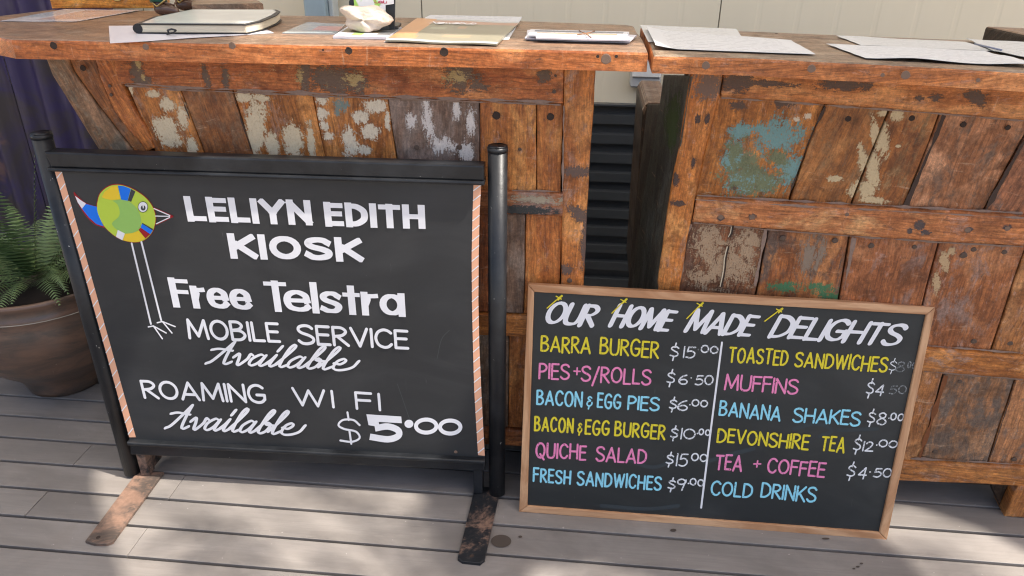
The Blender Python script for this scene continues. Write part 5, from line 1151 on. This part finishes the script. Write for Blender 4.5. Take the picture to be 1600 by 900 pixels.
slabz('page_block', base_pts, NZ+.0002, zt_-.0015, M_PAGES, nbk, inset=.003)
slabz('front_cover', base_pts, zt_-.0012, zt_+.0006, M_COVER, nbk, bev=.0004)
t = NT('glossy_photo_cover'); v = t.obj(); n = t.noise(v, 7, 3, .5, .5); M_GLC = t.done(t.mix(t.step(n, .35, .7), (.55, .55, .52), (.66, .66, .62)), .22, Specular_IOR_Level=.6)
slabz('cover_sheet', base_pts, zt_+.0008, zt_+.0014, M_GLC, nbk, inset=.011, bev=0)
spn = gp(215, 44.5, NZ+.008); sp2 = gp(242, 33, NZ+.008); tube('spine', [Vector((spn.x, spn.y, NZ+.0075)), Vector((sp2.x+.004, sp2.y, NZ+.0075))], .0095, M_COVER, nbk, 14)
el = gp(262, 51.5, NZ); mid = [gp(264, 51.5, NZ+.0005), gp(263, 47, NZ+.006)+Vector((0, -.003, 0)), gp(268, 45, NZ+.012)+Vector((.002, -.003, 0)), gp(276, 47, NZ+.010)+Vector((0, -.003, 0)), gp(272, 51, NZ+.003)+Vector((0, -.002, 0)), gp(262, 53, NZ+.0002)+Vector((0, -.004, 0))]
tube('elastic_band', mid, .0018, M_COVER, nbk, 6)
# flyer left of rock
M_FLY = printed('grey_pink_flyer', (.30, .30, .30), None, bands=[(.45, 1, .25, .7, (.48, .25, .22)), (0, .45, .3, 1, (.34, .34, .34)), (0, 1, 0, .08, (.30, .36, .37))], rough=.25, spec=.6)
sheet('folded_flyer', [(441, 51.5), (526, 52.5), (540, 38), (480, 35)], ZT+.0022, .003, M_FLY, amp=.0008, seed=5, label='grey and pink folded flyer between the notebook and the stone', cat_='flyer')
M_BOOK = printed('booklet_cover', (.62, .61, .66), None, bands=[(.05, .95, .35, .9, (.30, .22, .12)), (.75, 1, .2, .9, (.16, .16, .16)), (.3, .5, .1, .5, (.3, .42, .12))], rough=.3, spec=.5)
sheet('booklet', [(520, 57), (603, 58.5), (628, 43), (545, 40)], ZT+.0048, .0046, M_BOOK, amp=.0006, seed=6, label='white edged booklet underneath the pale stone', cat_='booklet')
# card holder
HZ = ZT+.0058; HP = Plane(gp(600, 46, HZ), (1, .06, 0), (0, .12, 1)); ch = thing('card_holder', gp(590, 44, HZ), 'black stand holding a white and green card upright, behind the pale stone', 'card holder')
M_BPL = simple('black_plastic', (.03, .032, .034), .3)
slab('holder_back', [HP.pu(*q) for q in ((545, 3), (552, -20), (618, -24), (616.5, 46), (548, 44))], HP, .004, M_BPL, ch, rim=.0008, wobble=0)
bp_ = [gp(x, y, HZ) for x, y in ((590, 47.5), (622, 45), (627, 40), (612, 38.5), (545, 38))]; slabz('holder_base', bp_, HZ-.0005, HZ+.006, M_BPL, ch, bev=.0008)
t = NT('green_white_card'); g = t.uv('place'); n = t.noise(g, 22, 2, .5, 1.5); M_CARD = t.done(t.mix(t.step(n, .5, .6), (.82, .82, .82), (.42, .70, .14)), .35)
HC = Plane(HP.o+HP.n*.0052, HP.h, HP.v); card = shape('card', [(551, -25), (615, -25), (615.5, 6), (602.5, 8), (602.5, 20), (555, 20), (553, 4)], HC, M_CARD, ch, 0.0)
P_CR = paintm('red_ink', (.55, .02, .08)); 
word('LelEyu'.replace('E', 'l').replace('y', 'u') if False else 'Lelu', (585, 5), (604, 5.6), 6, 5, .9, HC, P_CR, ch, slant=.25, gap=.2)
# stone
bm = bmesh.new(); bmesh.ops.create_icosphere(bm, subdivisions=5, radius=1); c0 = gp(570, 50, ZT+.006); q1 = gp(527, 50, ZT+.006); q2 = gp(612, 50, ZT+.006); hw = (q2-q1).length/2
for vt in bm.verts:
    p = vt.co.copy(); a = math.atan2(p.z, p.x)
    rad = 1+.13*math.sin(3*a+.6)+.09*math.sin(5*a+2.1)+.06*math.sin(2*a+4)
    n1 = wob(p.x*1.6+3, p.y*1.6, p.z*1.6); n2 = wob(p.x*4, p.y*4+7, p.z*4); n3 = abs(wob(p.x*9, p.y*9, p.z*9+2))
    r = rad*(1+.16*n1+.07*n2-.06*n3); vt.co = Vector((p.x*hw*.98*r, p.y*hw*.42*r, max(p.z, -.72)*hw*.50*r))
mn = min(v_.co.z for v_ in bm.verts); c0 = gp(570, 50, ZT+.006)
for vt in bm.verts: vt.co = Vector((vt.co.x+c0.x, vt.co.y+c0.y+.012, vt.co.z-mn+ZT+.0055))
for f in bm.faces: f.smooth = True
me = bpy.data.meshes.new('stone'); bm.to_mesh(me); bm.free()
t = NT('pale_stone'); v = t.obj(); n = t.noise(v, 26, 7, .68, .4); n2 = t.noise(v, 9, 3, .6); col = t.mix(n, (.50, .42, .34), (.68, .60, .51)); col = t.mix(t.math('MULTIPLY', t.step(n2, .5, .72), .35), col, (.5, .34, .22))
tag(link('stone', me, t.done(col, .75, t.bump(n, .9, .004))), 'pale beige rough stone used as a paperweight in front of the card stand', 'stone')
# magazine
OR = (.55, .27, .11); OL = (.235, .215, .15)
M_MAG = printed('magazine_cover', OL, None, bands=[(0, .2, 0.1, 1, OR), (.0, .24, .1, .2, OR), (.2, 1, .80, .93, (.42, .23, .16)), (0, 1, .0, .07, (.40, .46, .48)), (.45, .7, .2, .3, (.36, .26, .16)), (.25, .4, .5, .6, (.33, .34, .24)), (.5, .58, .55, .66, (.42, .26, .16)), (.2, 1, .93, 1, (.42, .44, .44))], rough=.28, spec=.6)
mz = ZT+.0022
sheet('newspaper', [(600, 66), (795, 62), (816, 26.5), (672, 23.5)], ZT+.0008, .0006, printed('newsprint', (.52, .53, .55), (.3, .3, .34), 12, .5), amp=.0005, seed=3, label='white and grey paper under the orange magazine on the left counter', cat_='paper')
magz = sheet('magazine', [(602, 63.5), (776, 69.5), (812, 35), (652, 29)], ZT+.0042, .003, M_MAG, amp=.0018, seed=4, label='orange and olive magazine lying on the left counter, right of the stone', cat_='magazine')
word('Newshub', (670, 37.3), (742, 39.5), 3.6, 3.6, .8, flat(ZT+.0062), P_WHITE, magz, slant=.5, gap=.5, font=dict(G, h=G['b'], N=G['N']))
# bundle of cards with string
M_CARD2 = printed('postcard_faces', (.62, .63, .66), (.2, .2, .25), 5, .5, .4, [(.05, .95, .62, .86, (.16, .17, .2)), (.08, .9, .3, .5, (.42, .27, .15))])
bn = thing('card_bundle', gp(905, 58, ZT), 'bundle of white cards tied with string, near the right end of the left counter', 'card bundle')
bun = [([(822, 61), (984, 66), (983, 50), (824, 47)], .003), ([(820, 59), (985, 63.5), (995, 55), (830, 48)], .0062), ([(838, 59.5), (984, 63), (982, 52), (832, 48)], .009), ([(825, 55), (978, 58.5), (983, 50), (829, 46)], .0118)]
for i, (q, zz_) in enumerate(bun): sheet('card', q, ZT+zz_, .0026, M_CARD2 if i == 3 else M_WPAPER, bn, amp=.0006, seed=i*3)
M_TWINE = simple('brown_twine', (.25, .13, .07), .8)
tube('string', [gp(905, 48.2, ZT+.0145), gp(915, 52.5, ZT+.0150), gp(922, 57.2, ZT+.0145), gp(926, 62.5, ZT+.004)], .0011, M_TWINE, bn, 6); tube('string', [gp(929, 48.8, ZT+.0148), gp(915, 52.5, ZT+.0158), gp(902, 54.5, ZT+.0148)], .0011, M_TWINE, bn, 6)
# papers on the right counter
cr = lambda a, b: .006*max(0, .12-a)/.12
sheet('paper_sheet', [(1013, 66), (1165, 66), (1150, 45.5), (1000, 39.5)], ZTR+.0008, .0006, M_PR2, seed=11, amp=.0012, label='printed white sheet at the rear left of the right counter, partly under another', cat_='paper')
sheet('paper_sheet', [(1024, 76.5), (1274, 85.5), (1236, 63.5), (1009, 46)], ZTR+.0022, .0006, M_PR1, seed=12, amp=.002, curl=cr, label='large white printed sheet at the left end of the right counter', cat_='paper')
sheet('paper_sheet', [(1345, 71), (1560, 80.5), (1508, 66), (1307, 56)], ZTR+.0012, .0005, M_PR2, seed=13, amp=.0012, label='white sheet at the back of the right counter, behind the wavy one', cat_='paper')
sheet('paper_sheet', [(1352, 92), (1625, 106), (1540, 81), (1291, 69.5)], ZTR+.0014, .0006, M_PR1, seed=14, amp=.003, curl=lambda a, b: .004*math.sin(a*5)**2*(1-b), label='white wavy edged sheet along the front of the right counter', cat_='paper')
sheet('paper_sheet', [(1552, 80), (1670, 104), (1690, 72), (1510, 61)], ZTR+.0036, .0008, M_PR2, seed=15, amp=.002, label='white printed sheet at the far right end of the right counter', cat_='paper')
tube('pen', [gp(1523, 68.5, ZTR+.0085), gp(1565, 78.3, ZTR+.0075)], .0016, simple('grey_pen', (.2, .22, .3), .3), None, 8); tag(bpy.data.objects['pen'], 'thin grey pen lying across papers on the right counter', 'pen')

# orange timber box at the left rear
bxo = thing('wooden_box', gp(160, 13, ZT), 'orange brown wooden box with a brass catch at the left rear of the left counter', 'box')
a = gp(81, 13.5, ZT); b = gp(241, 13.0, ZT); BXP = Plane(a, b-a, (0, 0, 1)); wbx = (b-a).length
M_BOXW = wood('orange_box_wood', (.50, .19, .045), (.40, .13, .03), grime=.0, rough=.35, bumps=.4)
slab('box_front', [(0, 0), (wbx, 0), (wbx, .10), (0, .10)], BXP, .012, M_BOXW, bxo, rim=.002, wobble=.0003)
hb = BXP.W(0, 0); 
for u0, u1 in ((0, .012), (wbx-.012, wbx)):
    pl3 = Plane(BXP.W(0, 0, -.0125), BXP.h, BXP.v); slab('box_side', [(u0, 0), (u1, 0), (u1, .10), (u0, .10)], pl3, .12, M_BOXW, bxo, rim=.001, wobble=.0002)
slab('box_back', [(0, 0), (wbx, 0), (wbx, .10), (0, .10)], Plane(BXP.W(0, 0, -.133), BXP.h, BXP.v), .01, M_BOXW, bxo, rim=.001)
slab('box_lid', [(-.004, .1005), (wbx+.004, .1005), (wbx+.004, .112), (-.004, .112)], Plane(BXP.W(0, 0, .004), BXP.h, BXP.v), .15, M_BOXW, bxo, rim=.002, wobble=.0002)
M_BRASS = simple('brass', (.5, .38, .15), .3, metal=1)
cq = BXP.pu(184, 0); tube('catch', [BXP.W(cq[0]-.008, cq[1]+.001, .003), BXP.W(cq[0]-.004, cq[1]-.001, .005), BXP.W(cq[0]+.006, cq[1]-.0005, .004), BXP.W(cq[0]+.012, cq[1]+.004, .002)], .0022, M_BRASS, bxo, 8)
# ornament: seated figure's brown boots and green trouser legs with gold laces (rest is above the picture)
om = thing('ornament', gp(270, 20, ZT), 'small green trousered ornament with brown boots and gold laces beside the wooden box', 'ornament')
M_BOOT = simple('brown_glazed_boot', (.10, .05, .032), .25, .3, 60, spec=.6); M_GREEN = simple('teal_glaze', (.02, .13, .095), .3, .3, 50, spec=.6)
def boot(x, y, ang):
    c = gp(x, y, ZT); d = Vector((math.cos(ang), math.sin(ang), 0)); s_ = .011; k0 = len(bpy.data.objects)
    tb_ = lambda nm, pts, rr, *k: tube(nm, [c+(p-c)*1.55 for p in pts], [r*1.55 for r in rr] if isinstance(rr, list) else rr*1.55, *k)
    tb_('boot', [c-d*.012+Vector((0, 0, .008)), c-d*.006+Vector((0, 0, .0095)), c+d*.006+Vector((0, 0, .0095)), c+d*.018+Vector((0, 0, .0085)), c+d*.026+Vector((0, 0, .007)), c+d*.030+Vector((0, 0, .006))], [.005, .0085, .009, .008, .006, .002], M_BOOT, om, 14)
    tb_('boot_shaft', [c-d*.004+Vector((0, 0, .01)), c-d*.006+Vector((0, 0, .022))], [.008, .009], M_BOOT, om, 14)
    tb_('trouser_leg', [c-d*.006+Vector((0, 0, .018)), c-d*.006+Vector((0, .006, .04)), c-d*.004+Vector((0, .016, .07))], [.012, .014, .016], M_GREEN, om, 14)
    tb_('lace', [c+Vector((-.010, -.008, .020)), c+Vector((-.002, -.011, .014)), c+Vector((.008, -.0095, .021)), c+Vector((.014, -.006, .026))], .0013, M_BRASS, om, 6)
boot(256, 24.5, R(-15)); boot(290, 17.5, R(-5))
tube('trim', [gp(240, 1, ZT+.03), gp(262, 5, ZT+.03), gp(272, 8, ZT+.026), gp(276, 0, ZT+.034)], .002, M_BOOT, om, 6)
oc = gp(280, 10, ZT)
tube('torso', [oc+Vector((0, .012, .06)), oc+Vector((0, .014, .08)), oc+Vector((0, .014, .11)), oc+Vector((0, .012, .13))], [.026, .032, .028, .012], M_GREEN, om, 18)
tube('head', [oc+Vector((0, .012, .131)), oc+Vector((0, .012, .14)), oc+Vector((0, .012, .155)), oc+Vector((0, .012, .168))], [.008, .017, .018, .006], simple('flesh_glaze', (.45, .28, .2), .35), om, 18)

#==================================================================== ROOF AND TREE OVERHEAD (unseen; added and shaped to make the sun patches)
ZRF = 2.7
def up_to(x, y, z): k = z/SDIR.z; return Vector((x+SDIR.x*k, y+SDIR.y*k, z))
gx = [(-1.34, 1.72), (-1.20, 1.40), (-.97, 1.14), (-.80, .9), (-.3, .56), (.6, .5), (1.9, .6), (1.75, 1.02), (1.30, 1.22), (1.084, 1.41), (1.02, 1.468), (.86, 1.545), (.72, 1.50), (.80, 1.36), (.84, 1.20), (.72, 1.05), (.30, .98), (.24, 1.22), (.10, 1.27), (-.06, 1.24), (-.08, 1.0), (-.20, 1.0), (-.25, 1.2), (-.34, 1.42), (-.44, 1.55), (-.52, 1.72)]  # wanted sunlit outline on the deck, carried up to cut the opening
t = NT('translucent_roof_sheet'); tr = t.n('BsdfTranslucent'); tr.inputs[0].default_value = (.92, .88, .80, 1); mx = t.n('MixShader'); mx.inputs[0].default_value = .55  # translucency added to brighten the shade below
t.L(t.b.outputs[0], mx.inputs[1]); t.L(tr.outputs[0], mx.inputs[2]); t.L(mx.outputs[0], t.t.nodes['Material Output'].inputs[0]); M_ROOF = t.done((.7, .7, .68), .5)
hole = [up_to(x, y, ZRF) for x, y in gx]; outer = [Vector((-4.6, .14, ZRF)), Vector((5.2, .14, ZRF)), Vector((5.2, 2.72, ZRF)), Vector((-4.6, 2.72, ZRF))]
allv = outer+hole; tri = tessellate_polygon([outer, hole]); n = len(allv)
vs = [tuple(p) for p in allv]; fs = [tuple(t3) for t3 in tri]      # thin translucent sheet
rf = thing('sun_patch_roof', (0, 0, 0), 'pale veranda roof overhead with an irregular opening letting sun through', 'roof')
mesh('roof_sheet', vs, fs, M_ROOF, rf)
for x, y in ((-4.4, .24), (5.0, .24), (5.0, 2.4)): box('roof_post', (x-.04, y-.04, -.25), (x+.04, y+.04, ZRF-.002), M_BLUEP, rf, .004)
# added branches, leaf clumps placed where dapples are wanted on the deck
M_LEAF = simple('tree_leaf', (.06, .11, .035), .6, .3, 10); M_BARK = simple('bark', (.16, .12, .09), .9, .3, 30, bump=.8)
tree = thing('tree', (4.2, -1.4, -.25), 'leafy tree outside the veranda whose branches hang over the roof opening', 'tree')
tube('trunk', [(4.2, -1.4, -.25), (4.1, -1.3, 1.5), (3.9, -1.0, 3.2), (3.4, -.5, 4.4)], [.16, .13, .10, .07], M_BARK, tree, 12)
rg = random.Random(11)
dap = [(-.78, 1.24, .055, 30), (-.88, 1.20, .04, 14), (-.72, 1.14, .05, 20), (-.58, 1.42, .035, 12), (-.38, 1.36, .05, 26), (-.30, 1.24, .05, 26), (-.34, 1.14, .06, 26), (-.48, 1.20, .03, 7), (.0, 1.22, .08, 34), (.16, 1.18, .07, 30), (.83, 1.40, .04, 14), (.92, 1.33, .03, 12), (1.00, 1.27, .03, 12), (.86, 1.24, .05, 20), (1.1, 1.22, .04, 14), (-1.06, 1.50, .035, 9), (-.86, 1.50, .05, 18), (-.68, 1.55, .04, 10), (-1.0, 1.36, .03, 6)]
vs = []; fs = []
for (x, y, r, n_) in dap:
    hz = rg.uniform(3.9, 4.9); c = up_to(x, y, hz)
    tube('branch', [(3.5, -.6, 4.3), tuple((Vector((3.5, -.6, 4.3))+c)/2+Vector((0, 0, .25))), tuple(c)], [.022, .014, .006], M_BARK, tree, 6)
    for k in range(n_):
        o = c+Vector((rg.gauss(0, r*.75), rg.gauss(0, r*.75), rg.uniform(-.15, .15))); d = Vector((rg.uniform(-1, 1), rg.uniform(-1, 1), rg.uniform(-.5, .2))).normalized(); s_ = d.cross(Vector((rg.uniform(-.4, .4), rg.uniform(-.4, .4), 1))).normalized(); L = rg.uniform(.035, .06); i0 = len(vs)
        vs += [o, o+d*L*.5+s_*L*.28, o+d*L, o+d*L*.5-s_*L*.28]; fs.append((i0, i0+1, i0+2, i0+3))
mesh('dapple_leaves', vs, fs, M_LEAF, tree)['kind'] = 'stuff'
